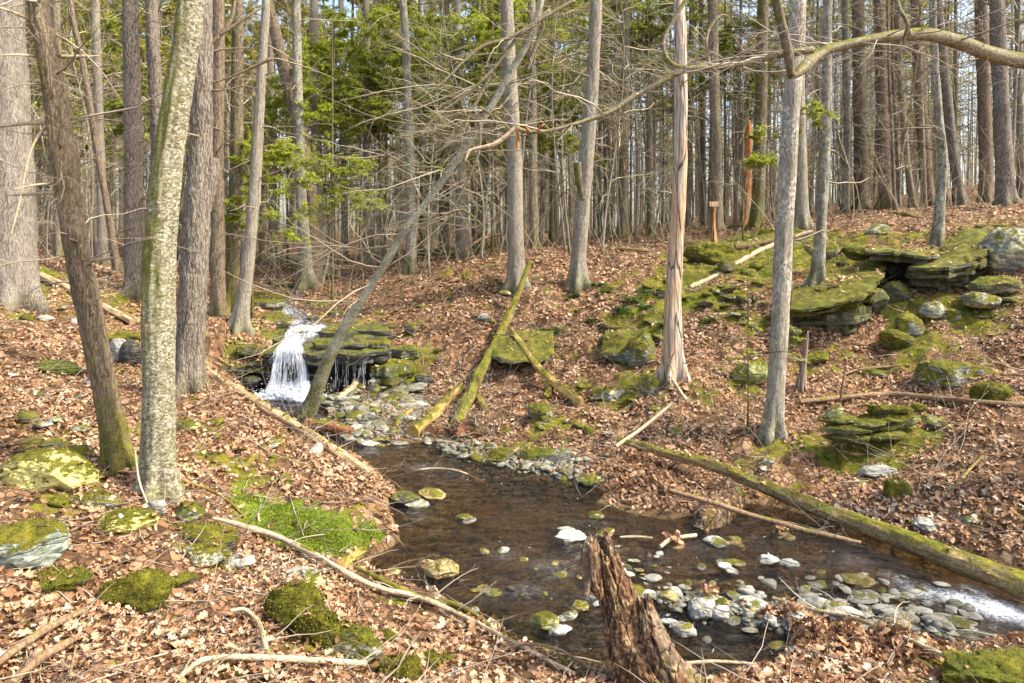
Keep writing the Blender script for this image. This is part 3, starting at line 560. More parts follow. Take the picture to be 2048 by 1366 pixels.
tree('hornbeam_tree', 'grey trunk with spreading roots at the left brink of the waterfall', [(478,662,34),(492,560,30),(503,450,26),(513,320,25),(520,200,22),(527,80,20),(532,0,18)], 'grey', None, 5, 14, 2.2, 7, (.5, 1.6), flare=.8, tw='twig')
tree('maple_tree', 'dark trunk leaning back to the left behind the waterfall', [(632,600,34),(628,480,33),(622,400,32),(606,300,33),(585,200,32),(562,110,28),(545,40,26),(536,0,22)], 'fard', 21, 5, 20, 3, 10, (.6, 2.), tw='twig')
tree('maple_tree', 'mossy grey trunk, nearest of the clump behind the waterfall', [(614,600,32),(608,480,27),(600,350,24),(596,200,22),(592,0,20)], 'lichen', 20.2, 6, 20, 3, 10, (.6, 2.), flare=.7, tw='twig')
tree('maple_tree', 'grey trunk, right member of the clump behind the waterfall', [(646,585,28),(640,450,24),(634,300,22),(630,100,20),(628,0,18)], 'grey', 22.5, 6, 18, 3, 10, (.6, 2.), tw='twig')
tree('pine_tree', 'thin pine trunk bristling with dead twigs left of the lichen trunk', [(736,500,21),(735,350,19),(734,200,18),(733,0,16)], 'far', 24, 6, 46, 2.5, 12, (.4, 1.5))
tree('hardwood_tree', 'lichen blotched dark trunk crossed by the leaning tree', [(822,520,24),(820,350,22),(816,200,20),(810,60,18),(806,0,17)], 'lichen', 21, 6, 20, 3, 11, (.5, 1.8), tw='twig')
tree('pine_tree', 'straight grey-brown trunk on the brow of the far bank behind a mossy leaning log', [(1032,578,40),(1031,450,37),(1028,300,34),(1020,150,31),(1014,0,28)], 'grey', None, 7, 12, 3, 8, (.3, .9), flare=.3)
tree('pine_tree', 'slim brown trunk just behind the straight one on the brow of the bank', [(1068,505,22),(1066,350,20),(1065,200,19),(1063,0,17)], 'far', 20.5, 7, 20, 2.5, 9, (.4, 1.3))
r_, sp_, b_, D_ = tree('cedar_tree', 'grey trunk with mossy left side, a sawn stub and ladders of broken side twigs', [(1157,572,40),(1158,500,34),(1166,400,33),(1174,300,32),(1184,180,30),(1190,60,28),(1192,0,27)], 'grey', None, 7, 22, 2.6, 6.6, (.3, .7), flare=.3, az=(.0, .9), r=.010, per=2, tw='twigp')
limb_px([(1166,400,14),(1158,360,16),(1155,325,18)], D_ - .1, r_, b_, 'mossy', 'stub', 14, 3)
dead_branches(sp_, r_, b_, 14, 4., 7., (.6, 1.4), 77, .012, 4, 'twigd', az=(3., .7), name='crown')
tree('dead_tree', 'bare dead trunk with orange and silver wood, its bark fallen away', [(1347,757,58),(1347,690,44),(1346,600,38),(1352,500,33),(1358,400,31),(1362,250,30),(1361,120,28),(1358,0,25)], 'dead', None, 4, 0, flare=.2, k=48, step=.045)
tree('ash_tree', 'light grey finely flecked trunk with a mossy foot on the right bank', [(1546,872,44),(1553,760,38),(1560,640,38),(1566,500,39),(1573,380,38),(1581,250,38),(1589,120,37),(1596,0,36)], 'ash', None, 5, 3, 1., 3., (.3, .8), flare=.3, k=56, step=.045, tw='twigp')
tree('maple_tree', 'dark lichen mottled trunk gripping the ledge with its roots', [(1634,556,30),(1640,470,25),(1646,370,24),(1652,230,23),(1654,100,20),(1656,0,19)], 'lichen', 13.4, 6, 16, 2, 6, (.4, 1.5), flare=.9, tw='twig')
tree('maple_tree', 'slightly crooked pale lichen trunk standing on the uppermost ledge', [(1872,492,26),(1880,410,22),(1886,330,20),(1877,230,18),(1869,120,17),(1865,0,15)], 'lichen', 15, 6, 18, 2, 6, (.5, 1.8), flare=.4, tw='twigp')
tree('hardwood_tree', 'grey trunk close behind the ash, mossy low down', [(1604,465,30),(1602,350,28),(1598,200,26),(1595,0,24)], 'grey', 19, 7, 10, 3, 8, (.4, 1.3))
tree('pine_tree', 'brown pine trunk next to the post with a small board', [(1434,480,26),(1432,300,25),(1428,150,23),(1425,0,22)], 'far', 22, 7, 14, 3, 10, (.4, 1.4))
tree('pine_tree', 'dark pine with a vivid green mossy foot beside the orange snag', [(1512,470,30),(1518,350,27),(1522,200,26),(1526,0,24)], 'mossy', 21, 7, 18, 3, 10, (.4, 1.4))
tree('dead_tree', 'thin orange snag with a broken top among dark pines', [(1492,460,18),(1494,400,17),(1496,320,16),(1497,265,14),(1498,240,5)], 'orange', 22.5, 0, 0, flare=.2)
for i, (lab, pa, bk, D) in enumerate([
 ('wide dark pine trunk behind the crooked lichen trunk', [(1722,415,36),(1720,250,34),(1716,0,31)], 'fard', 27),
 ('dark furrowed trunk with a mossy foot in the middle of the hilltop trees', [(1772,445,34),(1766,300,31),(1758,0,28)], 'fard', 24),
 ('slanting brown trunk on the hilltop', [(1858,405,34),(1846,280,32),(1832,0,28)], 'fard', 25),
 ('brown trunk leaning slightly, between the crooked lichen trunk and the purplish one', [(1922,436,28),(1906,300,26),(1884,100,24),(1876,0,22)], 'pine', 22),
 ('purplish brown straight trunk by the big dark pine', [(1972,405,34),(1970,250,33),(1962,0,31)], 'fard', 23),
 ('big dark pine trunk with a pale strip of bark', [(2012,418,48),(2006,280,42),(1998,120,38),(1994,0,36)], 'pine', 19),
 ('grey lichen trunk at the very edge of the hilltop', [(2046,400,22),(2040,200,18),(2036,0,17)], 'lichen', 24),
 ('dark trunk with white lichen between the ash and the hilltop pines', [(1690,420,20),(1694,250,18),(1690,0,16)], 'lichen', 25),
 ('thin leaning trunk in front of the hilltop pines', [(1826,430,18),(1812,300,16),(1800,150,15),(1796,0,14)], 'far', 23),
 ('narrow trunk left of the dead bare one', [(1302,485,20),(1300,300,18),(1296,0,16)], 'far', 25),
 ('mid brown trunk right of the ladder twig trunk', [(1246,478,28),(1248,300,26),(1252,0,24)], 'far', 24),
 ('slim trunk close to the ladder twig trunk', [(1214,484,18),(1212,300,16),(1210,0,15)], 'fard', 28),
 ('tan trunk on the bank behind the leaning tree', [(926,512,34),(922,350,30),(918,200,26),(914,0,22)], 'grey', 23),
 ('dark brown trunk beside the tan one', [(890,512,22),(890,300,20),(892,0,18)], 'fard', 26),
 ('mossy footed trunk between the tan one and the brow trunk', [(962,508,24),(964,300,20),(968,0,18)], 'mossy', 25),
 ('thin trunk behind the slim brown one on the brow', [(1108,492,16),(1106,300,15),(1104,0,14)], 'far', 29),
 ('slim grey trunk beyond the bend of the stream', [(690,530,18),(686,300,16),(682,0,14)], 'lichen', 27),
 ('thin trunk rising at the bend of the upper stream', [(548,560,20),(544,300,18),(540,0,16)], 'far', 27),
 ('trunk behind the leaning brown one', [(206,570,26),(200,300,24),(190,0,22)], 'grey', 20),
 ('shadowy trunk beside the broad pale trunk', [(118,530,26),(116,300,24),(112,0,22)], 'far', 20),
 ('crooked dark trunk between leaning brown trunk and grey pine', [(236,575,18),(212,400,18),(186,250,17),(165,120,15),(140,0,14)], 'fard', 18.5),
 ('brown trunk touching the crown of the leaning tree', [(1376,480,18),(1378,300,17),(1384,0,15)], 'fard', 27),
 ('dim brown trunk between the dead tree and the post', [(1408,470,16),(1406,300,15),(1402,0,14)], 'fard', 30),
 ]):
    pa = [(x, y, w * .82) for x, y, w in pa]; tree('woodland_tree', lab, pa, bk, D, 8, 22, 2.5, 13, (.4, 1.7), k=22, step=.12, tw='twig' if bk in ('grey', 'lichen') else 'twigd')
# --- the tree that leans over the pool
r_, sp_, b_, D_ = tree('leaning_tree', 'slender lichen grey tree leaning over the stream below the waterfall, hung with bare twigs', [(602,848,40),(626,800,33),(650,735,29),(686,660,23),(726,595,20),(772,524,18),(818,450,17),(868,385,15),(920,310,16),(975,225,15),(1030,130,17),(1062,70,17),(1082,0,15)], 'lean', None, 3, 0, flare=.3, k=36, step=.05, dD=-1.0)
def fan(parent, b, sp, lo, hi, n, az, L, seed, droop=.03, r=.008, per=5, m='twig', name='crown', up=0., third=3):
    return dead_branches(sp, parent, b, n, lo, hi, L, seed, r, per, m, droop, az, name, third, up)
fan(r_, b_, sp_, 1.8, 5.6, 32, (3.1, .8), (1.0, 2.9), 3, .035, .010, 6, 'twig', 'crown', .1)
fan(r_, b_, sp_, 2.5, 5.8, 20, (0., .9), (.6, 1.6), 5, .03, .009, 5, 'twig', 'crown', .2)
lm = [[(1150,0,9),(1080,40,9),(1020,75,9),(965,92,8),(930,120,6),(880,170,5),(820,210,4)],[(1100,20,8),(1040,70,9),(985,140,7),(930,190,6),(870,235,5),(840,275,4)],[(990,130,9),(960,190,8),(925,245,7),(880,270,5),(820,225,4)],[(960,245,7),(958,300,6),(940,350,5),(905,420,4),(870,480,3)],[(960,215,6),(1000,240,5),(1030,270,3)],[(880,335,5),(820,330,4),(760,300,3)],[(820,455,5),(870,440,4),(925,420,4),(975,460,2)],[(1075,10,8),(1085,50,8),(1070,95,8),(1055,140,6)]]
for i, pp in enumerate(lm):
    o_, s_ = limb_px(pp, D_ - .9, r_, b_, 'limb', 'limb', 8, i, -.5 + .2 * (i % 4)); s_[0, 2] = s_[:, 2].min()
    fan(r_, b_, s_, -9, 99, 7, (3.3, 1.2), (.35, 1.2), 30 + i, .03, .006, 4, 'twigp' if i % 2 else 'twig', 'crown', -.05, 2)
# --- overhanging limb of a tree that stands just outside the view
rb = np.array([7.0, 7.6, gz(7.0, 7.6)]); r_ = empty('beech_tree', rb, 'smooth grey-green limb arching in across the upper trunks, ending in a pale splintered break', 'tree')
trunk_mesh(np.array([[*rb, .24], [7.05, 7.6, 2.5, .2], [7.08, 7.5, 5.2, .18], [7.0, 7.6, 9., .1]]), 'limb', r_, rb, .4, 5)
def limb2(pix, D0, D1, name='limb', bk='limb', k=16, seed=1):
    q = [[*P(x, y, D0 + (D1 - D0) * i / (len(pix) - 1)), w * (D0 + (D1 - D0) * i / (len(pix) - 1)) / F / 2] for i, (x, y, w) in enumerate(pix)]
    sp = spline(np.array(q), 110); mb = MB(); tubes(mb, sp[:, :3], sp[:, 3], k, 0., ridged(.006, 18., seed)); return mb.build(name, M[bk], r_, rb), sp
_, sA = limb2([(2350,140,36),(2200,135,34),(2048,122,30),(1980,108,29),(1920,86,27),(1860,70,25),(1800,71,23),(1730,82,21),(1660,98,20),(1625,118,24),(1600,142,22),(1578,152,14)], 7.5, 6.2)
_, sB = limb2([(1625,100,16),(1560,110,14),(1480,128,13),(1420,134,12),(1375,138,12),(1320,164,11),(1262,198,11),(1215,226,11),(1150,248,10),(1100,261,9),(1060,264,9),(1030,256,10)], 6.2, 5.9, seed=2)
_, sC = limb2([(1545,-40,20),(1552,0,20),(1566,60,20),(1577,110,20),(1583,152,13)], 6.15, 6.05, 'broken_limb', 'brown', 14, 3)
limb2([(1382,138,10),(1345,128,8),(1328,100,8),(1330,70,8),(1350,35,8),(1378,-10,7)], 6.0, 6.0, 'limb', 'limb', 10, 4)
limb2([(1420,134,6),(1412,90,7),(1418,58,7),(1440,32,5),(1452,30,3)], 6.0, 6.1, 'limb', 'limb', 8, 5)
limb2([(1030,256,10),(1008,276,10),(985,290,10),(955,296,7),(938,302,7),(930,322,5)], 5.9, 5.85, 'hanging_end', 'log_pale', 10, 6)
limb2([(1034,258,6),(1036,280,9),(1033,296,5),(1032,302,2)], 5.85, 5.85, 'splinter', 'orange', 6, 7)
limb2([(1075,262,6),(1082,254,7),(1088,248,3)], 5.88, 5.88, 'splinter', 'orange', 6, 8)
limb2([(1058,262,8),(1050,254,6),(1046,252,3)], 5.86, 5.86, 'splinter', 'orange', 6, 8)
limb2([(1820,70,12),(1812,40,10),(1800,20,9),(1785,-20,8)], 6.3, 6.3, 'limb', 'limb', 8, 9)
limb2([(1806,88,4),(1815,58,7),(1838,40,6),(1842,10,4)], 6.25, 6.2, 'limb', 'brown', 8, 10)
for i, (s_, n, az, L, mm) in enumerate([(sA, 30, (2.6, 1.6), (.5, 1.6), 'twigp'), (sB, 20, (3.3, 1.4), (.3, 1.3), 'twigp')]):
    s_ = s_.copy(); s_[0, 2] = s_[:, 2].min(); fan(r_, rb, s_, -9, 99, n, az, L, 60 + i, .02, .006, 5, mm, 'crown', .0, 3)
# post with its little board
b = at(1427, 487); D = b[1]; r_ = empty('wooden_post', b, 'thin orange wooden post topped with a small tan board', 'post')
trunk_mesh(np.array([[*b, 11 * D / F / 2], [*P(1427, 450, D), 10 * D / F / 2], [*P(1428, 412, D), 7 * D / F / 2]]), 'orange', r_, b, .35, 9, 14, .05, name='post')
q = P(1428, 408, D - .1); w = 9 * D / F; mb = MB()
bx = np.array([[sx * w, sy * .02, sz * w * .55] for sx in (-1, 1) for sy in (-1, 1) for sz in (-1, 1)]) + q
mb.add(bx, [[[0,1,3,2],[4,6,7,5],[0,4,5,1],[2,3,7,6],[0,2,6,4],[1,5,7,3]]]); mb.build('board', M['board'], r_, b, smooth=False)
# ---------------------------------------------------------------- the woods behind: trees copied from a few grown ones
def conifer(label, seed, H, r, bk, crown0, nb, group, greens=1.0, sparse=False):
    rng = R0(seed); root = empty('forest_pine', (0, 0, 0), label, 'tree', group)
    lean = rng.normal(size=2) * .02
    pts = np.array([[lean[0] * h + .12 * math.sin(h * .5 + seed), lean[1] * h, h, r * (1 - .85 * h / H)] for h in np.linspace(0, H, 9)])
    o, sp = trunk_mesh(pts, bk, root, np.zeros(3), .35, seed, 14, .3)
    dead_branches(sp, root, np.zeros(3), nb, 1.2, crown0 + 1, (.5, 2.1), seed, .014, 5, 'twig' if seed % 2 else 'twigd', .03, third=2)
    n = int((H - crown0) * 5); h = crown0 + (H - crown0) * rng.rand(n) ** .9; a = rng.uniform(0, 6.283, n)
    S = np.stack([np.interp(h, sp[:, 2], sp[:, 0]), np.interp(h, sp[:, 2], sp[:, 1]), h], 1)
    Dr = np.stack([np.cos(a), np.sin(a), np.full(n, .05) + .25 * (h - crown0) / (H - crown0)], 1); L = (2.7 * (1 - ((h - crown0) / (H - crown0)) ** 1.4) + .5) * rng.uniform(.5, 1.1, n)
    if greens: sprays(S, Dr, L, rng, root, np.zeros(3), .02, 8, 10, .22, .042, 'needles', .55, 'twigd', 'foliage', 'crown', greens)
    return root
GA, GB, GC, GD = 'bare stemmed pines of the far woods', 'green crowned pines of the far woods', 'thin dark trunks of the far woods', 'grey hardwoods of the far woods'
PRO = [conifer('brown pine trunk with dead side twigs deep in the woods', 1, 21, .15, 'far', 13.5, 84, GA, .4), conifer('brown pine trunk with dead side twigs deep in the woods', 2, 19, .13, 'far', 12, 90, GA, .4),
       conifer('pine with green needles low on its stem in the far woods', 3, 18, .13, 'far', 7.5, 60, GB), conifer('pine with green needles low on its stem in the far woods', 4, 17, .12, 'fard', 8.5, 60, GB), conifer('pine with green needles low on its stem in the far woods', 12, 15, .10, 'far', 5., 46, GB),
       conifer('thin dark trunk with many dead twigs deep in the woods', 5, 16, .085, 'fard', 12.5, 100, GC, .35), conifer('thin dark trunk with many dead twigs deep in the woods', 6, 17, .10, 'fard', 13, 100, GC, .35)]
def hardwood(label, seed, H, r, group):
    rng = R0(seed); root = empty('forest_hardwood', (0, 0, 0), label, 'tree', group)
    pts = np.array([[.25 * math.sin(h * .3 + seed), .2 * math.cos(h * .35 + seed), h, r * (1 - .85 * h / H)] for h in np.linspace(0, H, 9)])
    o, sp = trunk_mesh(pts, 'grey' if seed % 2 else 'lichen', root, np.zeros(3), .4, seed, 14, .3)
    dead_branches(sp, root, np.zeros(3), 34, 2.5, H, (1.2, 3.6), seed, .03, 6, 'twig', -.02, up=.55, third=4, name='crown'); return root
PRO += [hardwood('grey bare hardwood trunk deep in the woods', 7, 17, .12, GD), hardwood('grey bare hardwood trunk deep in the woods', 8, 16, .10, GD)]
rng = R0(5); placed = []; kinds = {0: [0, 1, 5, 6, 7, 8], 1: [2, 3, 4]}
def ok_spot(x, y, dmin):
    return all((x - a) ** 2 + (y - b) ** 2 > dmin * dmin for a, b in placed)
used_ = set(); cnt = 0; tries = 0
while cnt < 285 and tries < 20000:
    tries += 1
    y = 21 + 54 * rng.rand() ** 1.25; px = rng.uniform(-140, 2190); x = (px - CX) * y / F
    if y < 26 and (px < 1180): y += 6; x = (px - CX) * y / F
    if not ok_spot(x, y, .9 + .012 * y): continue
    sx = (px - 560) / 170
    if abs(sx) < .5 and y < 30: continue
    placed.append((x, y)); c = rng.rand()
    if px > 1250: g = 1 if c < .22 and y > 30 else 0
    else: g = 1 if c < (.66 if y > 26 else .2) else 0
    k = int(rng.choice(kinds[g]))
    if px < 700 and g == 0 and rng.rand() < .35: k = int(rng.choice([7, 8]))
    if px > 1250 and g == 0 and k > 6 and rng.rand() < .7: k = int(rng.choice([0, 1, 5, 6]))
    o = PRO[k] if k not in used_ else copy_tree(PRO[k]); used_.add(k)
    o.location = (x, y, float(gz(x, y)) - .1); o.rotation_euler = (0, 0, rng.uniform(0, 6.28)); sc = rng.uniform(.8, 1.25); o.scale = (sc * rng.uniform(.5, .92),) * 2 + (sc,); cnt += 1
# thin bare saplings standing among the trunks
SAP = []
for sd in range(4):
    r_ = R0(400 + sd); root = empty('bare_sapling', (0, 0, 0), 'thin pale bare sapling with fine twigs among the forest trunks', 'tree', 'bare saplings among the trunks'); H = (7, 9, 11, 8)[sd]
    pts = np.array([[.35 * math.sin(h * .4 + sd * 2), .3 * math.cos(h * .5 + sd), h, .045 * (1 - .85 * h / H)] for h in np.linspace(0, H, 8)]); o, sp = trunk_mesh(pts, 'grey', root, np.zeros(3), .3, 40 + sd, 8, .3)
    dead_branches(sp, root, np.zeros(3), 34, 1.0, H, (.7, 2.4), 70 + sd, .013, 6, 'twig', -.01, up=.5, third=3); SAP.append(root)
for i in range(170):
    y = 18.5 + 30 * rng.rand() ** 1.1; px = rng.uniform(-60, 2110); x = (px - CX) * y / F
    if y < 20 and (480 < px < 700 or px > 1250): y += 8; x = (px - CX) * y / F
    o = SAP[i] if i < 4 else copy_tree(SAP[i % 4]); o.location = (x, y, float(gz(x, y)) - .05); o.rotation_euler = (rng.normal() * .05, rng.normal() * .05, rng.uniform(0, 6.28)); k = rng.uniform(.7, 1.3); o.scale = (k * rng.uniform(.6, 1.3),) * 2 + (k,)
# the woods beyond those: one mass of trunks, brush and needles
mb = MB(); n = 1100; y = rng.uniform(62, 125, n); x = rng.uniform(-1, 1, n) * (y * .86 + 4); z = gz(x, y) - .3
H = rng.uniform(13, 22, n); S = np.stack([x, y, z], 1); E = S + np.stack([rng.normal(size=n) * .5, rng.normal(size=n) * .5, H], 1)
tt = np.linspace(0, 1, 4)[None, :, None]; tubes(mb, S[:, None] * (1 - tt) + E[:, None] * tt, rng.uniform(.05, .15, n)[:, None] * np.linspace(1, .3, 4)[None], 5, rng.rand(n), cap=False)
P1, R1 = grow(np.repeat(S, 9, 0) + np.stack([0 * np.repeat(H, 9), 0 * np.repeat(H, 9), rng.uniform(.05, .9, 9 * n) * np.repeat(H, 9)], 1), rng.normal(size=(9 * n, 3)) * np.array([1, 1, .3]), rng.uniform(.8, 3, 9 * n), .02, 4, rng, .3); tubes(mb, P1, R1, 3, rng.rand(9 * n), cap=False)
tag(mb.build('far_woods', M['twigd']), kind='stuff')
mb = MB(); n = 900; k_ = rng.choice(len(S), n); hh = rng.uniform(.25, 1., n) * H[k_]
ctr = S[k_] + np.stack([rng.normal(size=n), rng.normal(size=n), hh], 1); nl = 36
A = np.repeat(ctr, nl, 0) + rng.normal(size=(n * nl, 3)) * np.array([1.1, 1.1, .55]); leaflets(mb, A, rng.normal(size=(n * nl, 3)) * np.array([1, 1, .4]), rng.uniform(.25, .6, n * nl), .07 * np.ones(n * nl), rng)
tag(mb.build('far_foliage', M['needles'], smooth=False), kind='stuff')
# brush among the trunks
mb = MB(); n = 2200; y = rng.uniform(17, 60, n); x = rng.uniform(-1, 1, n) * (y * .8 + 2); z = gz(x, y)
P1, R1 = grow(np.stack([x, y, z], 1), rng.normal(size=(n, 3)) * np.array([.4, .4, .2]) + np.array([0, 0, 1.]), rng.uniform(.5, 3.0, n), rng.uniform(.004, .012, n), 7, rng, .12, .0); tubes(mb, P1, R1, 3, rng.rand(n), cap=False)
P2, R2 = sub(P1, R1, 6, .4, 4, rng, .8, .2, 0.); tubes(mb, P2, np.maximum(R2, .002), 3, rng.rand(len(P2)), cap=False)
tag(mb.build('undergrowth', M['twig']), kind='stuff')
# ---------------------------------------------------------------- young hemlocks
def hemlock(name, label, px, D, H, r, sp_list, seed, ll=.05, lw=.009, per=11, nn=46, baseoff=None, lean=0.):
    """sp_list: (pixel x, pixel y of the branch's root, direction (x,y,z), length)"""
    rng = R0(seed); x = (px - CX) * D / F; b = np.array([x, D, gz(x, D)]); root = empty(name, b, label, 'tree')
    pts = np.array([[*b, r], [b[0] + lean * .5, b[1], b[2] + H * .5, r * .7], [b[0] + lean, b[1], b[2] + H, r * .2]]); o, sp = trunk_mesh(pts, 'brown', root, b, .3, seed, 12, .15)
    S = []; Dr = []; L = []
    for (qx, qy, d, l) in sp_list:
        p_ = P(qx, qy, D); S.append(p_); Dr.append(d); L.append(l)
    sprays(np.array(S), np.array(Dr, float), np.array(L), rng, root, b, .012, per, nn, ll, lw)
    dead_branches(sp, root, b, 10, .6, H, (.3, .9), seed, .008, 3, 'twigd')
def many(x0, x1, y0, y1, n, seed, l=(.8, 1.6), bias=0):
    r = R0(seed); out = []
    for _ in range(n):
        a = r.uniform(0, 6.28); out.append((r.uniform(x0, x1), r.uniform(y0, y1), (math.cos(a) + bias, math.sin(a) * .7, r.uniform(-.15, .12)), r.uniform(*l)))
    return out
hemlock('hemlock_sapling', 'young hemlock with bright green sprays beside the dark furrowed pine', 505, 15.5, 7, .035, many(470, 545, 285, 345, 12, 1, (.5, 1.1)) + many(500, 560, 380, 470, 12, 2, (.6, 1.3)), 21)
hemlock('hemlock_sapling', 'young hemlock with wide thin green tiers above the waterfall', 665, 18, 8, .04, many(600, 720, 290, 440, 26, 3, (.8, 1.7)), 22)
hemlock('hemlock_sapling', 'tall young hemlock with yellow-green tiers left of the ladder twig trunk', 1105, 23, 13, .06, many(1060, 1150, 30, 290, 46, 4, (.8, 2.2)), 23, .085, .02)
hemlock('hemlock_sapling', 'young hemlock lit green behind the crown of the leaning tree', 760, 24, 13, .06, many(700, 830, 20, 260, 42, 5, (.9, 2.3)), 24, .085, .02)
hemlock('hemlock_sapling', 'slim hemlock whose bright sprays show on both sides of the ash trunk', 1582, 12.5, 6, .03, many(1530, 1560, 235, 275, 6, 6, (.25, .5)) + many(1605, 1640, 215, 245, 6, 7, (.25, .5)), 25, .034, .006)
hemlock('hemlock_sapling', 'slim hemlock with one bright level spray before the orange snag', 1486, 19, 5, .025, [(1462, 326, (1, 0, .0), 1.0), (1470, 322, (1, .3, .05), 1.1), (1500, 316, (1, -.2, .15), .6), (1490, 322, (.6, -.8, .05), .6), (1480, 325, (1, -.3, .02), .8)], 26)
hemlock('hemlock_sapling', 'small hemlock sapling with sparse grey-green sprays near the foot of the ash tree', 1496, 10.0, 2.3, .014, many(1482, 1560, 640, 720, 9, 8, (.3, .7), .4), 27, .03, .007, 6, 10)
hemlock('hemlock_sapling', 'tall young hemlock with light green tiers between the dead tree and the ash', 1450, 27, 14, .06, many(1410, 1500, 10, 190, 36, 9, (.8, 2.1)), 28, .085, .02)
hemlock('hemlock_sapling', 'thin hemlock sapling with faint green sprays behind the birch gap', 250, 23, 10, .04, many(180, 300, 60, 330, 30, 10, (.6, 1.8)), 29, .09, .022)
hemlock('hemlock_sapling', 'hemlock with green tiers in the middle distance right of the lichen trunk', 880, 26, 13, .06, many(835, 960, 80, 330, 40, 12, (.8, 2.1)), 30, .085, .02)
hemlock('hemlock_sapling', 'hemlock with dull green tiers left of the thin bristling pine', 575, 27, 12, .06, many(540, 700, 150, 380, 40, 13, (.8, 2.2)), 31, .085, .02)
hemlock('hemlock_sapling', 'bright yellow-green hemlock crown at the top behind the brow trunk', 985, 21.5, 13, .05, many(900, 1050, 10, 200, 40, 14, (.8, 2.1)), 32, .085, .018)
hemlock('hemlock_sapling', 'hemlock tiers high between the ladder twig trunk and the dead tree', 1262, 25, 14, .05, many(1200, 1340, -20, 170, 44, 15, (.8, 2.3)), 33, .085, .02)
hemlock('hemlock_sapling', 'feathery hemlock high above the waterfall clump', 668, 22, 12, .05, many(590, 760, 30, 260, 44, 16, (.8, 2.1)), 34, .085, .018)
# ---------------------------------------------------------------- evergreen ferns
def fern_mesh(seed):
    rng = R0(seed); mb = MB(); n = 11; a = np.linspace(0, 6.283, n, endpoint=False) + rng.normal(size=n) * .25
    Pm, Rm = grow(np.zeros((n, 3)), np.stack([np.cos(a), np.sin(a), rng.uniform(.3, .9, n)], 1), rng.uniform(.22, .40, n), .003, 9, rng, .05, .16); tubes(mb, Pm, Rm, 3, .3, cap=False)
    for i in range(n):
        T = np.gradient(Pm[i], axis=0); up = np.array([0, 0, 1.]); t = np.linspace(.6, 7.9, 26); k = t.astype(int); f = (t - k)[:, None]; A = Pm[i, k] * (1 - f) + Pm[i, np.minimum(k + 1, 8)] * f; Tk = unit(T[k]); sd = unit(np.cross(Tk, up))
        for s in (-1, 1): leaflets(mb, A, s * sd + Tk * .35 + up * .05, .075 * (1 - t / 9.2) + .012, .0085 * np.ones(26), rng, up)
    V = np.concatenate(mb.V); return mesh('fern', V, [np.concatenate(v) for v in mb.F.values()], M['fern'], False, {'rnd': np.concatenate(mb.A)})
FM = [fern_mesh(i) for i in range(3)]
for i, (px, py, sc, lab) in enumerate([(1195,572,1.3,'ladder twig trunk'),(1212,585,1.1,None),(1148,592,1.,None),(1010,570,1.,None),(1265,602,1.2,None),(1290,615,1.,None),(1250,620,1.1,None),(1118,660,.9,None),(1082,660,.9,None),(965,635,1.,None),(1215,680,.9,None),(1185,640,.8,None),(1360,600,1.,None),(1420,640,.9,None),(1330,650,.9,None),(1100,690,.9,None),(1300,585,1.1,None),(1510,600,.9,None)]):
    b = at(px, py); o = obj('fern', FM[i % 3], None, b); o.scale = (sc,) * 3; o.rotation_euler = (0, 0, i * 1.7); tag(o, 'dark green evergreen fern tuft among the leaves of the far bank', 'fern', 'ferns on the far bank')
# ---------------------------------------------------------------- rocks
import bmesh
def rock_mesh(name, a, b, c, seed, m, cuts=7, rough=.10, sub_=4, strata=.0, rot=0.):
    rng = R0(seed); bm = bmesh.new(); bmesh.ops.create_icosphere(bm, subdivisions=sub_, radius=1.); V = np.array([v.co[:] for v in bm.verts]); Fc = np.array([[v.index for v in f.verts] for f in bm.faces]); bm.free()
    for _ in range(cuts):
        n = unit(rng.normal(size=3) * np.array([1, 1, .75])); d = rng.uniform(.62, .92); h = V @ n; V = V - np.where(h > d, (h - d) * .93, 0)[:, None] * n
    V = V * (1 + rough * fbm(V * 1.6 + seed, 3)[:, None])
    V = V * np.array([a, b, c])
    s = max(a, b, c)
    V = V + unit(V) * (s * rough * .35 * fbm(V / s * 5 + seed * 3, 3))[:, None]; V = V + unit(V) * (.014 * fbm(V * 16 + seed, 3))[:, None] * min(1, s * 3)
    if strata:
        q = V[:, 2] / c * 3.1 + .35 * perlin(V / s * 2 + seed); V[:, :2] *= (1 + strata * (np.round(q) - q) * .8 + strata * .5 * np.sin(np.round(q) * 12.9 + seed))[:, None]
    co, si = math.cos(rot), math.sin(rot); V[:, 0], V[:, 1] = V[:, 0] * co - V[:, 1] * si, V[:, 0] * si + V[:, 1] * co
    return mesh(name, V, [Fc], m, True, None, .55)
NR = [0]; ROCKTOP = []; RLOC = []; SLABTOP = []
def rock(px, py, w, h, mk, label, name='rock', cuts=7, strata=0., tilt=0., deep=.8, D=None, cat='rock', rough=.10, water=False, group=None, sink=.28, yaw=None, tx=0.):
    """a rock whose picture is centred at px, py and w x h pixels large"""
    NR[0] += 1; sd = NR[0] * 7 + 1; base = at(px, py + h * .32, water); D = (D or base[1]); a = w * D / F / 2; c = h * D / F / 2; dz = D + a * deep * .5
    # the camera looks down on the top: part of the picture height is depth
    look = (py - HY) / F; c = max(c * (1 - .35 * min(1, abs(look) * 2.2)), a * .16) / .92
    me = rock_mesh(name, a * 1.06, a * deep, c * 1.08, sd, M[mk], cuts, rough, 5 if w > 60 else 4, strata)
    ctr = P(px, py, D + a * deep * .35); o = obj(name, me, None, ctr); o.rotation_euler = (tx, tilt, yaw if yaw is not None else (sd % 7 - 3) * .06)
    if w > 50 and not water: ROCKTOP.append((o, me, w, mk))
    if not water: RLOC.append((ctr[0], ctr[1], a, mk))
    return tag(o, label, cat, group)
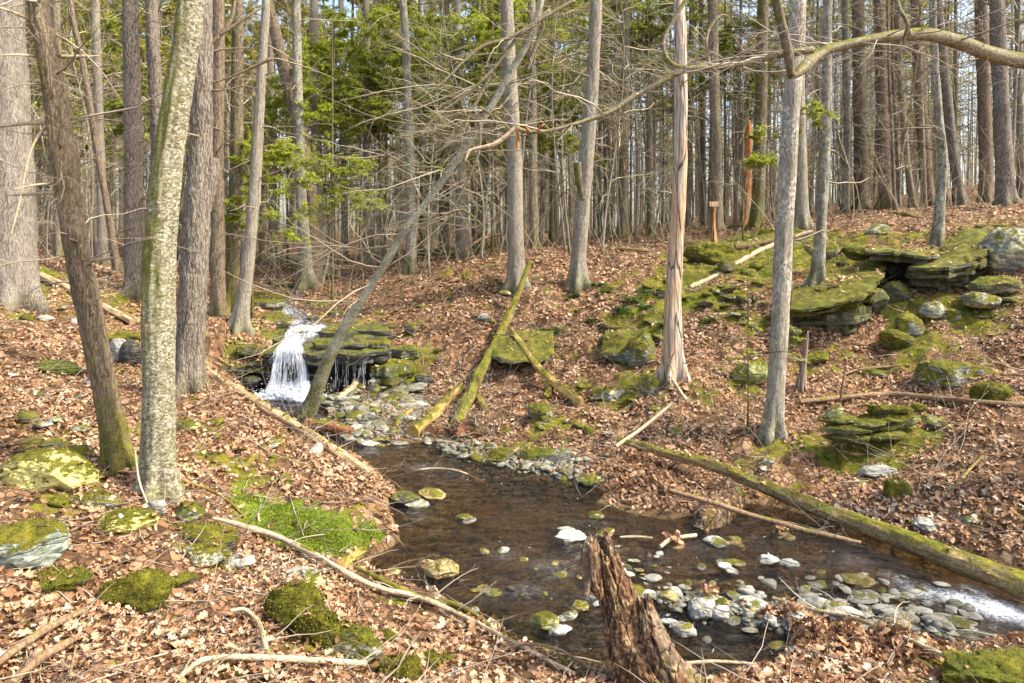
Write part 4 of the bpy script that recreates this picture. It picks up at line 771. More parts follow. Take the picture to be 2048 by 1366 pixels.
RK = [
 (55,1092,165,125,'rk_blue','big blue-green rock with a mossy top and a pale bare face',dict(cuts=9)),
 (105,945,205,105,'rk_yellow','broad low rock crusted with yellow lichen near the foot of the leaning brown trunk',dict(deep=.7,rough=.12)),
 (275,1180,145,108,'rk_full','upright dark moss covered rock alone in the leaf litter',dict(cuts=8,deep=.6)),
 (118,1158,110,42,'rk_full','low mossy rock sunk in leaves below the blue-green rock',dict()),
 (366,1160,58,34,'rk_full','small moss cushion of rock right beside the upright dark one',dict()),
 (408,1074,165,62,'rk','long mossy block lying across the slope under the birch',dict(cuts=10,tilt=.12,deep=.5)),
 (412,1110,110,46,'rk_some','mossy slab under the long mossy block',dict(tilt=.15)),
 (478,1122,66,30,'rk_pale','pale bare stone at the end of the long mossy block',dict()),
 (252,1043,120,50,'rk_yellow','mossy yellow-green rock left of the pale upright stone',dict()),
 (314,1014,38,52,'rk_pale','pale grey upright stone at the foot of the birch',dict(deep=.5)),
 (378,1024,66,44,'rk','squarish grey rock with moss on top, right at the foot of the birch',dict(cuts=10)),
 (195,1000,110,30,'rk_some','flat grey slab below the yellow lichen rock',dict(tilt=.1)),
 (118,1004,40,28,'rk_full','small mossy rock below the yellow lichen rock',dict()),
 (590,1218,118,140,'rk_full','tall bright mossy rock with a pointed top near the pale branch',dict(cuts=10,deep=.6)),
 (640,1258,84,104,'rk_full','mossy slab leaning against the tall bright mossy rock',dict(cuts=10,tilt=-.35,deep=.5)),
 (706,1288,122,92,'rk','rounded rock, moss above and bare grey below, downhill of the leaning mossy slab',dict(cuts=6)),
 (806,1338,92,72,'rk','grey and mossy rock at the lower edge above the fallen roots',dict()),
 (866,1328,74,54,'rk_full','low mossy rock next to the grey and mossy one',dict()),
 (776,1270,38,30,'rk_full','tiny moss cushion rock above the grey and mossy one',dict()),
 (604,1150,68,36,'rk_pale','pale grey rock above the tall bright mossy rock',dict()),
 (625,1165,46,46,'rk_yellow','lichen spotted stone perched by the tall bright mossy rock',dict()),
 (572,960,30,34,'rk_full','single mossy stone standing in leaves above the bright moss carpet',dict()),
 (112,738,120,34,'rk_ledge','long flat mossy slab with a dark underside up the slope',dict(strata=.12,deep=.5,cuts=10)),
 (372,850,56,24,'rk_green','flat pale green slab just downhill of the dark pine',dict(tilt=.15)),
 (238,702,50,62,'rk_pale','pale angular rock beside a dark hollow behind the leaning brown trunk',dict(cuts=10)),
 (248,676,70,26,'rk_full','mossy cap rock over the dark hollow',dict()),
 (262,712,44,66,'rk_wet','dark hollow rock between the leaning trunk and the birch',dict()),  # near-black stone painted as the shade inside the hollow
 (885,1140,68,48,'rk_tan','rounded tan boulder at the edge of the pool',dict(cuts=6,water=True)),
 (1088,1242,58,42,'rk_green','green algae covered round stone in the shallows',dict(cuts=3,rough=.05,water=True)),
 (1120,1261,46,18,'rk_white','white flat stone touching the green round stone',dict(water=True,tilt=-.2)),
 (1138,1232,34,24,'rk_pale','small pale stone by the foot of the rotten stump',dict(water=True,tilt=-.4)),
 (1160,1214,38,30,'rk_tan','tan stone half behind the rotten stump',dict(water=True)),
 (1366,1262,56,40,'rk_pale','pale wedge of stone standing in dark water right of the rotten stump',dict(cuts=9,water=True)),
 (1262,1180,54,24,'rk_green','yellow-green smooth stone right of the rotten stump',dict(cuts=3,water=True)),
 (1262,1197,44,9,'rk_white','thin white flake of stone below the yellow-green one',dict(water=True)),
 (1338,1193,38,28,'rk_tan','rounded ochre stone at the tip of the gravel bar',dict(cuts=4,water=True)),
 (1400,1218,62,52,'rk_pale','large pale stone with a sloping face on the gravel bar',dict(water=True,tilt=-.3)),
 (1440,1228,40,40,'rk_white','white stone leaning against the large pale one',dict(water=True,tilt=-.5)),
 (1512,1212,74,30,'rk_pale','long grey slab in the middle of the gravel bar',dict(water=True,tilt=.2)),
 (1536,1120,42,24,'rk_white','bright white stone in mid stream under the long mossy log',dict(water=True,cuts=9)),
 (1580,1127,40,20,'rk_white','second bright stone beside the white one in mid stream',dict(water=True)),
 (1448,1133,30,20,'rk_white','white stone of a group of three in mid stream',dict(water=True)),
 (1464,1143,24,20,'rk_white','angular white stone of the group of three in mid stream',dict(water=True)),
 (1444,1124,24,12,'rk_pale','rear stone of the group of three in mid stream',dict(water=True)),
 (1714,1160,62,22,'rk_tan','wet tan stone with a dry white end in mid stream',dict(water=True)),
 (1722,1196,60,26,'rk_pale','smooth grey stone at the upper end of the gravel bar by the rapid',dict(water=True,cuts=4)),
 (1640,1210,56,30,'rk_pale','pair-mate pale grey stone rounded by water in mid bar',dict(water=True,cuts=4)),
 (1690,1228,66,24,'rk_pale','long smooth stone across the gravel bar',dict(water=True,cuts=4)),
 (1770,1222,52,26,'rk_white','whitish rounded stone next to an orange pebble',dict(water=True,cuts=5)),
 (1803,1230,26,18,'rk_tan','small orange pebble on the gravel bar',dict(water=True,cuts=3)),
 (1752,1250,46,18,'rk_pale','flat pale stone near the drifted leaves',dict(water=True)),
 (1905,1246,88,26,'rk_pale','flat bluish white slab at the foot of the rapid',dict(water=True,cuts=8)),
 (1938,1268,56,14,'rk_wet','dark flat stone at the foot of the rapid',dict(water=True)),
 (1850,1222,40,16,'rk_white','pale flat stone right at the edge of the rapid',dict(water=True)),
 (1142,1072,64,18,'rk_white','pale slab lying across the riffle behind the rotten stump',dict(water=True)),
 (1132,1060,34,12,'rk_pale','small grey slab above the pale slab in the riffle',dict(water=True)),
 (1212,1066,44,16,'rk_tan','tilted tan slab in the riffle',dict(water=True,tilt=-.3)),
 (1192,1030,36,15,'rk_green','yellow-green stone alone in the pool',dict(water=True)),
 (928,1034,32,12,'rk_green','low mossy stone in the middle of the pool',dict(water=True)),
 (938,1042,30,12,'rk_pale','grey flake leaning on the low mossy stone in the pool',dict(water=True,tilt=-.3)),
 (866,988,54,22,'rk_tan','tan flat stone at the near side of the pool',dict(water=True,tilt=.15)),
 (808,996,62,26,'rk_wet','dark slab under the tan flat stone by the pool',dict(water=True)),
 (832,1006,52,14,'rk_pale','thin grey slab wedged below the dark slab by the pool',dict(water=True,tilt=.1)),
 (1190,960,70,22,'rk_green','mossy flat stone on the far edge of the pool',dict(water=True)),
 (998,912,78,30,'rk','long mossy rock at the far edge of the pool',dict(tilt=-.25,strata=.08)),
 (1078,908,84,34,'rk','larger mossy rock beside the long one at the pool',dict(tilt=-.1)),
 (1118,914,50,40,'rk_some','leaning slab right of the larger mossy rock at the pool',dict(tilt=-.6,deep=.3)),
 (1082,822,62,36,'rk','mossy rock on the bank beside a small pool below the brown log',dict(cuts=10)),
 (1895,750,162,62,'rk','large flat topped mossy boulder with a bare grey side',dict(cuts=9,deep=.6)),
 (1983,788,74,50,'rk_full','round mossy boulder downhill of the large flat topped one',dict(cuts=4)),
 (1815,655,58,54,'rk','moss and lichen boulder standing on a mossy slab',dict(cuts=6)),
 (1796,682,72,40,'rk_full','mossy slab beneath the moss and lichen boulder',dict(tilt=.3)),
 (1866,624,52,40,'rk_some','lichen rock, upper of the pair below the big ledge',dict(cuts=8)),
 (1904,632,42,26,'rk','mossy rock, lower of the pair below the big ledge',dict()),
 (1756,945,66,38,'rk_pale','grey flat slab half moss covered in the leaves of the right bank',dict(deep=.7,tx=-.4)),
 (1795,978,52,54,'rk_full','round mossy slab just below the grey flat slab',dict(tx=-.3)),
 (1846,1050,50,36,'rk_pale','grey slab in the leaves behind the long mossy log',dict()),
 (1938,1038,34,20,'rk_some','small greenish stone in the leaves near the long mossy log',dict()),
 (1504,745,74,50,'rk_green','yellow-green rock left of the ash trunk',dict(tilt=-.2)),
 (1625,716,74,22,'rk_full','thin mossy slab right of the ash trunk by the snag',dict(tilt=-.25)),
 (1745,748,44,22,'rk','small mossy stone on the leafy slope',dict()),
 (1660,912,30,22,'rk_full','mossy stone below the stack of slabs',dict()),
 (1282,702,70,76,'rk','dark rock face, mossy above, left of the bare dead trunk',dict(cuts=11,strata=.1)),
 (1300,772,40,64,'rk','tilted mossy slab at the roots of the dead trunk',dict(tilt=-.5,deep=.3)),
 (1226,790,52,34,'rk_some','angular lichen stone below the dark rock face',dict(cuts=10)),
 (815,708,66,34,'rk','mossy rock with a dark gap at the right end of the waterfall ledge',dict(strata=.1)),
 (790,738,80,40,'rk_full','wet mossy rock at the right foot of the waterfall',dict()),
 (822,660,30,26,'rk_ledge','dark rock sticking out of the leaves above the waterfall ledge',dict(cuts=10)),
 (2010,1362,250,110,'rk_full','broad moss covered rock at the lower corner beside the rapid',dict(cuts=9,deep=.7,rough=.16)),
 (100,890,70,30,'rk_ledge','mossy stone in a dark leafy hollow on the slope',dict()),
 (155,905,60,32,'rk','mossy rock by a dark hollow near the leaning brown trunk',dict()),
 (50,835,60,26,'rk','half buried mossy rock high on the near slope',dict()),
 (1420,510,100,46,'rk_full','mossy hump of rock at the brow beneath the post',dict(cuts=5)),
 (1340,585,52,30,'rk','mossy rock just left of the dead trunk up the slope',dict(cuts=9)),
 (1756,462,50,24,'rk_some','pale lichen rock at the foot of the hilltop trees',dict()),
 (680,790,0,0,None,None,None),
]
for r_ in RK:
    if r_[4]: rock(*r_[:6], **r_[6])
# --- layered ledges
def slab(name, out, z0, z1, m, parent, origin, seed, layers=4, under=.0, tilt=(0, 0), jag=.06, n=120, top=.05, leafy=.25):
    """a bed of layered rock: plan outline, strata as steps in its sides"""
    rng = R0(seed); o = np.asarray(out, float); L = np.concatenate([[0], np.cumsum(np.linalg.norm(np.diff(np.vstack([o, o[:1]]), axis=0), axis=1))]); u = np.linspace(0, L[-1], n, endpoint=False); oc = np.vstack([o, o[:1]])
    pl = np.stack([np.interp(u, L, oc[:, 0]), np.interp(u, L, oc[:, 1])], 1); c = pl.mean(0); sz = np.abs(pl - c).max()
    pl = c + (pl - c) * (1 + .17 * fbm(np.stack([pl[:, 0] * 1.8, pl[:, 1] * 1.8, np.full(n, seed * 1.)], 1), 4))[:, None]
    zs = np.linspace(z0, z1, layers + 1); zs[1:-1] += rng.uniform(-.3, .3, layers - 1) * (z1 - z0) / layers
    rings = []; dirn = unit(pl - c)
    for i in range(layers):
        off = rng.uniform(-1, .25) * jag - under * (1 - i / max(1, layers - 1)) + (0 if i < layers - 1 else .04)
        wob = jag * .9 * fbm(np.stack([pl[:, 0] * 2.6, pl[:, 1] * 2.6, np.full(n, i * 3.3 + seed)], 1), 4)
        for k, z in enumerate((zs[i] + .004, (zs[i] + zs[i + 1]) / 2, zs[i + 1] - .004)):
            xy = pl + dirn * (off + wob + (0 if k != 1 else jag * .3 * perlin(np.stack([pl[:, 0] * 7, pl[:, 1] * 7, np.full(n, seed + i)], 1))))[:, None]
            rings.append(np.column_stack([xy, z + .012 * fbm(np.stack([pl[:, 0] * 4, pl[:, 1] * 4, np.full(n, z * 9)], 1), 2)]))
    t = rings[-1]
    for s_ in (.97, .9, .78, .62, .45, .28, .12):
        q = np.column_stack([c + (t[:, :2] - c) * s_, t[:, 2]]); q[:, 2] = z1 + top * (1 - s_ ** 3) * .6 + top * fbm(np.stack([q[:, 0] * 2.2, q[:, 1] * 2.2, np.full(n, seed)], 1), 4); rings.append(q)
    V = np.array(rings); V[..., 2] += (V[..., 0] - c[0]) * tilt[0] + (V[..., 1] - c[1]) * tilt[1]
    k = len(rings); idx = np.arange(k * n).reshape(k, n); nx = np.roll(idx, -1, 1); q = np.stack([idx[:-1], nx[:-1], nx[1:], idx[1:]], -1).reshape(-1, 4)
    mb = MB(); mb.add(V.reshape(-1, 3), [q, idx[-1:], idx[:1, ::-1]]); o = mb.build(name, m, parent, origin, True, .6); tv = V[-7:].reshape(-1, 3); SLABTOP.append((tv, sz * leafy * 3)); return o
def plan(pix, D0, D1):
    """front edge given by pixel columns at distance D0, back at D1"""
    f = [((x - CX) * D0 / F, D0 + o) for x, o in pix]; b = [((x - CX) * D1 / F, D1) for x, o in pix[::-1]]; return f + b
# waterfall ledge
b = P(600, 775, 13.6); wled = empty('waterfall_ledge', b, 'dark undercut rock ledge, mossy on top, that the waterfall drops over', 'rock ledge')
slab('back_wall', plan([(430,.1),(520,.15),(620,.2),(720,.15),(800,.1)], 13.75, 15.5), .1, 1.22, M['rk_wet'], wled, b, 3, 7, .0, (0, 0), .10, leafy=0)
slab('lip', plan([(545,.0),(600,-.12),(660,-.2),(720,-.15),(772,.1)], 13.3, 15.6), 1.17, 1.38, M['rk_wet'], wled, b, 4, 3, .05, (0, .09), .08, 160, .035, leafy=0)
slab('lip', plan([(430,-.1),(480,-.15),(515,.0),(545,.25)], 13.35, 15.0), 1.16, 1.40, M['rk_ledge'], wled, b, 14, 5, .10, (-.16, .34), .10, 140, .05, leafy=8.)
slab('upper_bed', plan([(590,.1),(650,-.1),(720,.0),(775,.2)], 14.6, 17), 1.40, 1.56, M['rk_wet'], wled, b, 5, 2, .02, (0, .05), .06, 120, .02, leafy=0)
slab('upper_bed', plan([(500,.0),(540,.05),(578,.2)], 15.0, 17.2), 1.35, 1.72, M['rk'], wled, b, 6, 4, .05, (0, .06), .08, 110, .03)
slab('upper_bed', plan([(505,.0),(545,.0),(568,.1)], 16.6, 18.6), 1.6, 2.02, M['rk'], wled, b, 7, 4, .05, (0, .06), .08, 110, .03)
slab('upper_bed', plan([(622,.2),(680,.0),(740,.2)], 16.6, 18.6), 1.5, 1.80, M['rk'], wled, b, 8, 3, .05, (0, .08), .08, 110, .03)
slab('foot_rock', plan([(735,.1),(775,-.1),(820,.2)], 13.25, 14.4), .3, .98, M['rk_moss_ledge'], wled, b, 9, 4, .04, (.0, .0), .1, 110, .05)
# ledges of the right hillside
b = at(1680, 668); lA = empty('rock_ledge', b, 'big layered overhanging ledge with bright moss, under the dark mottled trunk', 'rock ledge'); D = 12.25
def Z(y, D): return P(0, y, D)[2]
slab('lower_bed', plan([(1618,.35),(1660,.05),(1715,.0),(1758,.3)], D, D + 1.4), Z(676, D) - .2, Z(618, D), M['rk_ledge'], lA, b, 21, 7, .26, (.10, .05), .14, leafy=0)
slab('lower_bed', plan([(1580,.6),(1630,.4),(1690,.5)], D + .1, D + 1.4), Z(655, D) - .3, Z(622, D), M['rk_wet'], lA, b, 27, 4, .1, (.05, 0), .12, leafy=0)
slab('middle_bed', plan([(1578,.35),(1640,.25),(1710,.15),(1765,.4)], D + .05, D + 1.7), Z(618, D), Z(592, D), M['rk_wet'], lA, b, 22, 4, .28, (.20, .1), .11, leafy=0)  # near-black bed painted in as the shaded gap between beds
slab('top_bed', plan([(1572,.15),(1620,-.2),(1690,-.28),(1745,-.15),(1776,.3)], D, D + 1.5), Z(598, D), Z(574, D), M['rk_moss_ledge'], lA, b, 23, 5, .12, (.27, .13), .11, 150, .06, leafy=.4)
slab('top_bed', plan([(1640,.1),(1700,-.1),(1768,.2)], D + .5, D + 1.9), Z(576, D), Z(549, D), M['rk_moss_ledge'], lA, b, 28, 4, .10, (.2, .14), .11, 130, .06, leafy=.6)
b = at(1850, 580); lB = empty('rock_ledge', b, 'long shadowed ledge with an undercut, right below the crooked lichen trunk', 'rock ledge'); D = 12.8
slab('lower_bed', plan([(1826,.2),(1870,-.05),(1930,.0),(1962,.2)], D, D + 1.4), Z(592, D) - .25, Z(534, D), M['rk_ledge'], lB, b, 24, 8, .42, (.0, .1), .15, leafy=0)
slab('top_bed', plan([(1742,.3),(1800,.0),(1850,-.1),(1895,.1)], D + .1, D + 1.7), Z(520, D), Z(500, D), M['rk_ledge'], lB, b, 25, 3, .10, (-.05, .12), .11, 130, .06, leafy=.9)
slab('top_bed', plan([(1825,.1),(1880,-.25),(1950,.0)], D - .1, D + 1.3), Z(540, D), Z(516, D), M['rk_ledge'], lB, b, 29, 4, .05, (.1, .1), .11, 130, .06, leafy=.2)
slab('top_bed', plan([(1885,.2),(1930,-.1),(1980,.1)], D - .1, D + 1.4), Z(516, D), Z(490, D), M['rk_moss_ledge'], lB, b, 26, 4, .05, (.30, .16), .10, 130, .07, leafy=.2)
rock(1750, 600, 50, 44, 'rk_ledge', 'dark jagged block wedged at the right end of the big layered ledge', cuts=12, D=12.7)
rock(1790, 540, 64, 40, 'rk_wet', 'black hollow rock under the roof slab of the long shadowed ledge', cuts=12, D=13.6)  # near-black block paints the shaded gap below the roof slab
rock(1640, 500, 70, 34, 'rk', 'mossy rock at the roots of the dark mottled trunk', cuts=10, D=14.4)
rock(1715, 505, 60, 30, 'rk_full', 'low mossy hump above the big layered ledge', cuts=7, D=14.6)
rock(1960, 600, 70, 30, 'rk_some', 'flat lichen slab in the leaves below the long shadowed ledge', cuts=9, D=12.0)
rock(2022, 505, 120, 88, 'rk_some', 'big pale rounded boulder with a dark gap at the end of the ledges', cuts=6, D=12.9)
rock(1792, 585, 62, 42, 'rk_ledge', 'dark angular block in the gap between the two ledges', cuts=11, D=12.9)
rock(1990, 570, 90, 34, 'rk', 'mossy rock under the big pale rounded boulder', D=12.2)
b = at(1040, 742); lC = empty('rock_ledge', b, 'dark hollow ledge in the far bank behind the mossy leaning log', 'rock ledge'); D = 13.0
slab('lower_bed', plan([(1000,.3),(1035,.25),(1080,.25),(1100,.35)], D + .15, D + 1.1), P(0, 748, D)[2] - .3, P(0, 708, D)[2], M['rk_wet'], lC, b, 31, 4, .1, (0, .2), .1)  # near-black bed puts the shade of the bank hollow into the colour
slab('top_bed', plan([(985,.25),(1020,.02),(1062,-.03),(1108,.2)], D, D + .9), P(0, 706, D)[2], P(0, 696, D)[2], M['rk_ledge'], lC, b, 32, 2, .04, (.05, .5), .08, 130, .05)
b = at(1275, 735); lD = empty('rock_ledge', b, 'low broken ledge with a dark face left of the dead trunk', 'rock ledge'); D = 12.7
slab('lower_bed', plan([(1215,.3),(1245,.1),(1290,.2)], D + .1, D + 1.1), P(0, 742, D)[2] - .3, P(0, 704, D)[2], M['rk_wet'], lD, b, 33, 4, .1, (0, .2), .1)  # near-black again, painted as hollow shade under the top bed
slab('top_bed', plan([(1205,.2),(1245,.0),(1300,.1)], D, D + .9), P(0, 704, D)[2], P(0, 690, D)[2], M['rk_ledge'], lD, b, 34, 3, .04, (.03, .5), .08, 130, .05)
for a_ in [(652,690,66,20,'rk','mossy block on the lip of the waterfall ledge right of the fall',13.45),(712,694,52,18,'rk_wet','dark wet block on the lip behind the leaning tree',13.5),(758,688,48,24,'rk','mossy broken block at the right end of the waterfall lip',13.6),(690,664,70,18,'rk_moss_ledge','long mossy step above the waterfall lip',14.7),(498,700,60,22,'rk_ledge','dark broken block left of the fall at its lip',13.4),(462,726,60,30,'rk_wet','black wet block under the ledge left of the fall',13.4),(500,764,50,26,'rk_wet','black rock at the left foot of the waterfall',13.2),(540,640,44,20,'rk','mossy block beside the upper stream above the fall',15.3),(640,772,60,14,'rk_wet','dark wet stone under the dripping curtain',13.3)]:
    rock(*a_[:6], cuts=11, D=a_[6], strata=.08)
# --- stack of flat slabs
rng = R0(9); SL = [(1700,876,90,20,'rk_ledge','lowest long dark slab of the stack'),(1690,858,100,20,'rk','mossy slab at the bottom left of the stack'),(1760,872,92,18,'rk_ledge','long slab at the lower right of the stack'),(1730,846,100,16,'rk_some','middle slab of the stack with lichen'),(1676,838,74,20,'rk_green','pale green slab tilted on the left of the stack'),(1668,828,40,26,'rk_green','pale slab standing on the left end of the stack'),(1770,852,70,16,'rk_green','middle slab under the mossy cap of the stack'),(1775,836,110,16,'rk','slab right below the bright mossy cap'),(1772,818,96,20,'rk_full','bright moss capped slab on top of the stack'),(1818,840,40,30,'rk_green','rounded slab on the right of the stack'),(1838,816,30,20,'rk_full','small mossy stone at the upper right of the stack'),(1868,842,50,22,'rk_green','yellow-green slab right of the stack'),(1778,885,34,40,'rk_green','upright green slab in front of the stack'),(1816,868,46,32,'rk_pale','pale slab at the right foot of the stack'),(1866,856,34,20,'rk_pale','grey slab under the yellow-green one by the stack'),(1870,890,50,26,'rk_pale','pale grey stone below the stack'),(1880,874,34,20,'rk_pale','small grey stone by the right foot of the stack')]
DS = at(1740, 897)[1] - .12
for i, (px, py, w, h, mk, lab) in enumerate(SL): rock(px, py, w, h, mk, lab, 'slab', 8, .06, rng.normal() * .12 + (-.5 if 'upright' in lab or 'standing' in lab else 0), .6, DS + .022 * i, 'slab', tx=-.1)
# --- loose stones, copied from a few shapes
SHP = {}
def stone(px, py, w, mk, label, group, flat, rng, water=False, sink=.3, name='stone'):
    k = (mk, int(rng.randint(4)), flat > .35)
    if k not in SHP: SHP[k] = rock_mesh(name, 1, .72, .5 if k[2] else .27, hash(mk) % 97 + k[1] * 13 if False else len(mk) * 7 + k[1] * 13, M[mk], 8, .09, 3)
    b = at(px, py, water); s_ = w * b[1] / F / 2; o = obj(name, SHP[k], None, (b[0], b[1], b[2] + s_ * (.5 if k[2] else .27) * (1 - 2 * sink)))
    o.scale = (s_,) * 3; o.rotation_euler = (rng.normal() * .16, rng.normal() * .16, rng.uniform(0, 6.28)); RLOC.append((b[0], b[1], s_, mk)); return tag(o, label, 'stone', group)
def strew(n, cen, spread, wr, mks, label, group, seed, flat=.3, water=False, sink=.3, name='stone', bar=False):
    r = R0(seed)
    for _ in range(n):
        c = cen[r.randint(len(cen))]; px = c[0] + r.normal() * spread[0]; py = c[1] + r.normal() * spread[1]
        if bar: px = r.uniform(1195, 1965); py = 1182 + (px - 1195) * .085 + r.normal() * 30
        if px < 0 or px > 2048 or py > 1360: continue
        stone(px, py, r.uniform(*wr) * (.6 + .4 * r.rand()), mks[r.randint(len(mks))], label, group, r.rand() * .42 if flat < .35 else .5, r, water, sink, name)
strew(240, [(1400,1205),(1450,1225),(1500,1215),(1560,1220),(1620,1215),(1680,1235),(1740,1235),(1800,1242),(1860,1240),(1470,1245),(1350,1195),(1540,1185),(1260,1200),(1300,1215),(1340,1238),(1420,1250),(1640,1190),(1150,1225)], (40, 18), (14, 56), ['rk_white','rk_pale','rk_pale','rk_grey','rk_tan','rk_white'], 'water-worn pale cobble among many on the gravel bar by the rapid', 'stones of the gravel bar', 1, water=True, bar=True, name='cobble')
strew(100, [(680,800),(720,790),(720,825),(760,810),(790,790),(810,815),(700,855),(740,850),(770,870),(690,830),(830,780),(740,880),(800,850)], (26, 14), (26, 66), ['rk_grey','rk_grey','rk_pale','rk_green','rk_wet'], 'flat grey-green stone in the heap between waterfall and pool', 'stones below the waterfall', 2, flat=.1, name='flat_stone')
strew(26, [(900,905),(950,920),(1000,925),(1060,930),(1110,945),(1150,940),(940,900),(1130,960),(870,895)], (24, 8), (14, 44), ['rk_pale','rk_grey','rk_tan','rk','rk_wet'], 'small stone at the far rim of the pool', 'stones on the far rim of the pool', 3)
strew(50, [(1000,1120),(1100,1140),(1250,1150),(1300,1130),(1200,1100),(960,1190),(900,1165),(780,1140),(1400,1160),(1650,1160),(1620,1190),(1560,1170),(1030,1180)], (50, 18), (14, 38), ['rk_wet','rk_tan','rk_pale','rk_wet','rk_green'], 'wet stone breaking the surface of the riffle', 'stones in the riffle', 4, water=True, sink=.42)
strew(40, [(1420,560),(1460,600),(1400,620),(1480,640),(1520,600),(1440,530),(1300,640),(1270,650),(1240,700),(1340,560)], (34, 24), (18, 60), ['rk','rk_full','rk_some','rk','rk_ledge'], 'mossy stone half buried on the slope between the dead trunk and the ash', 'mossy stones of the far slope', 5, flat=.3)
strew(34, [(60,620),(150,660),(60,700),(200,640),(120,820),(60,790),(230,780),(200,850),(60,900),(300,760),(560,900),(620,930),(460,860)], (50, 22), (18, 62), ['rk','rk_full','rk_some','rk_pale','rk_ledge'], 'mossy stone half buried in leaves on the slope around the birch', 'mossy stones of the near slope', 6)
strew(36, [(1700,740),(1950,680),(1750,620),(1960,860),(1650,960),(1600,930),(1400,880),(1300,850),(1350,830),(1480,830),(1150,720),(1000,640),(900,600),(860,720),(1180,860),(1240,830),(1100,840)], (60, 30), (14, 48), ['rk','rk_some','rk_green','rk_full','rk_pale'], 'stone scattered among leaves on the bank across the stream', 'stones scattered on the far bank', 7)
strew(10, [(520,1180),(700,1250),(150,1090),(420,1180),(300,1090),(480,1060),(760,1210)], (70, 30), (14, 40), ['rk','rk_full','rk_pale','rk_some'], 'little stone lying in the leaf litter of the near bank', 'stones in the near leaf litter', 8)
strew(14, [(560,575),(600,590),(640,610),(520,600),(700,640),(760,660),(680,680),(720,690),(800,690)], (26, 10), (16, 44), ['rk','rk_ledge','rk_wet','rk_full'], 'dark mossy stone along the stream above the waterfall', 'stones of the upper stream', 10)
strew(10, [(2020,600),(1950,640),(1700,520),(1640,520),(1900,480),(1720,480),(1800,500)], (40, 14), (24, 70), ['rk','rk_full','rk_some'], 'mossy stone on the ledges of the hillside', 'stones around the ledges', 11)
# moss creeps from the rocks onto the ground around them
for x, y, r, mk in RLOC:
    if mk in ('rk', 'rk_full', 'rk_some', 'rk_ledge', 'rk_yellow', 'rk_green', 'rk_moss_ledge') and abs(x) < 9 and y < 18:
        k = max(r * 1.5, .1); j0, j1 = np.searchsorted(GY, [y - 2.5 * k, y + 2.5 * k]); i0, i1 = np.searchsorted(GX, [x - 2.5 * k, x + 2.5 * k]); sl = (slice(j0, j1), slice(i0, i1))
        mossa[sl] += .22 * np.exp(-((XX[sl] - x) ** 2 + (YY[sl] - y) ** 2) / (k * k)) * (1 - np.clip(wet[sl] * 1.4, 0, 1))
land.data.attributes['moss'].data.foreach_set('value', mossa.ravel().astype(np.float32))
# ---------------------------------------------------------------- fallen logs and branches
LOGTOP = []
def log(name, label, pix, mk, D=None, k=20, kf=24., amp=.016, lift=.45, cat='log', seed=1, water=False, twigs=0, n=90, ends=True):
    """pix: (x, y, width[, distance]); without a distance the pixel lies on the ground"""
    q = []
    for p in pix:
        if len(p) > 3: D_ = p[3]; c = P(p[0], p[1], D_); r = p[2] * D_ / F / 2
        else: g = at(p[0], p[1], water); r = p[2] * g[1] / F / 2; c = P(p[0], p[1], g[1]); c = g + np.array([0, 0, r * lift])
        q.append([*c, r])
    sp = spline(np.array(q), n); b = np.array(q[0][:3]); mb = MB(); sp[:, 3] *= .9
    if sp[:, 3].mean() > .045 and 'leaning' not in label: LOGTOP.append(sp)
    def disp(R, th, Pm):
        z = np.arange(Pm.shape[-2]).reshape(1, -1, 1) * (np.linalg.norm(Pm[:, -1] - Pm[:, 0], axis=-1).reshape(-1, 1, 1) / Pm.shape[-2])
        a = np.stack(np.broadcast_arrays(np.cos(th) * R * kf + seed, np.sin(th) * R * kf, z * kf * .12), -1)
        return R * (1 + .16 * fbm(np.stack(np.broadcast_arrays(np.cos(th) + seed, np.sin(th), z * 3.), -1), 4)) + amp * fbm(a, 3)
    tubes(mb, sp[:, :3], sp[:, 3], k, 0., disp)
    if twigs:
        root = empty(name, b, label, cat); mb.build('trunk', M[mk], root, b); s_ = sp.copy(); s_[0, 2] = s_[:, 2].min(); dead_branches(s_, root, b, twigs, -9, 99, (.15, .6), seed + 50, .006, 3, 'twigp', .0, name='crown', up=.5); return root, sp, b
    o = mb.build(name, M[mk], None, b, True, .9); tag(o, label, cat); return o, sp, b
log('fallen_log', 'long straight tan log sloping to the stream in front of the waterfall', [(398,733,17,10.5),(574,841,20,9.75),(742,948,21,9.0)], 'log_tan', seed=2, k=24, twigs=6)
log('fallen_log', 'tan log with a pale broken end lying behind the leaning brown trunk and the birch', [(82,558,16),(150,592,16),(210,622,15),(264,650,14)], 'log_tan', seed=3, lift=.9)
log('fallen_log', 'yellow-green mossy log leaning from the bank down to a root tangle at the pool', [(1060,522,8,15.4),(1035,590,13,14.9),(1000,668,19,14.0),(962,742,22,12.9),(935,800,26,12.0),(908,862,30,11.1)], 'log_moss', seed=4, k=28)
log('fallen_log', 'short golden brown rotting log left of the mossy leaning one', [(922,782,18),(890,815,22),(862,845,24),(826,876,28)], 'log_gold', seed=5, lift=.9, k=26)
log('fallen_log', 'brown rotting log slanting down the bank right of the mossy leaning one', [(1022,658,9,13.9),(1050,700,11,13.3),(1080,738,14,12.8),(1120,775,18,12.2),(1164,806,16,11.8)], 'log_gold', seed=6)
log('fallen_log', 'dark reddish log across the stream under the end of the long tan log', [(612,856,24),(655,862,24),(704,872,20)], 'log_red', seed=7, lift=.7, water=True)
log('fallen_log', 'big long mossy log slanting along the right bank into the stream', [(1236,878,12,9.9),(1330,905,20,9.5),(1430,932,24,9.1),(1540,978,31,8.6),(1660,1026,36,8.1),(1780,1070,42,7.6),(1900,1116,48,7.1),(2048,1172,54,6.65),(2160,1212,56,6.3)], 'log_half', seed=8, k=40, n=200, amp=.014)
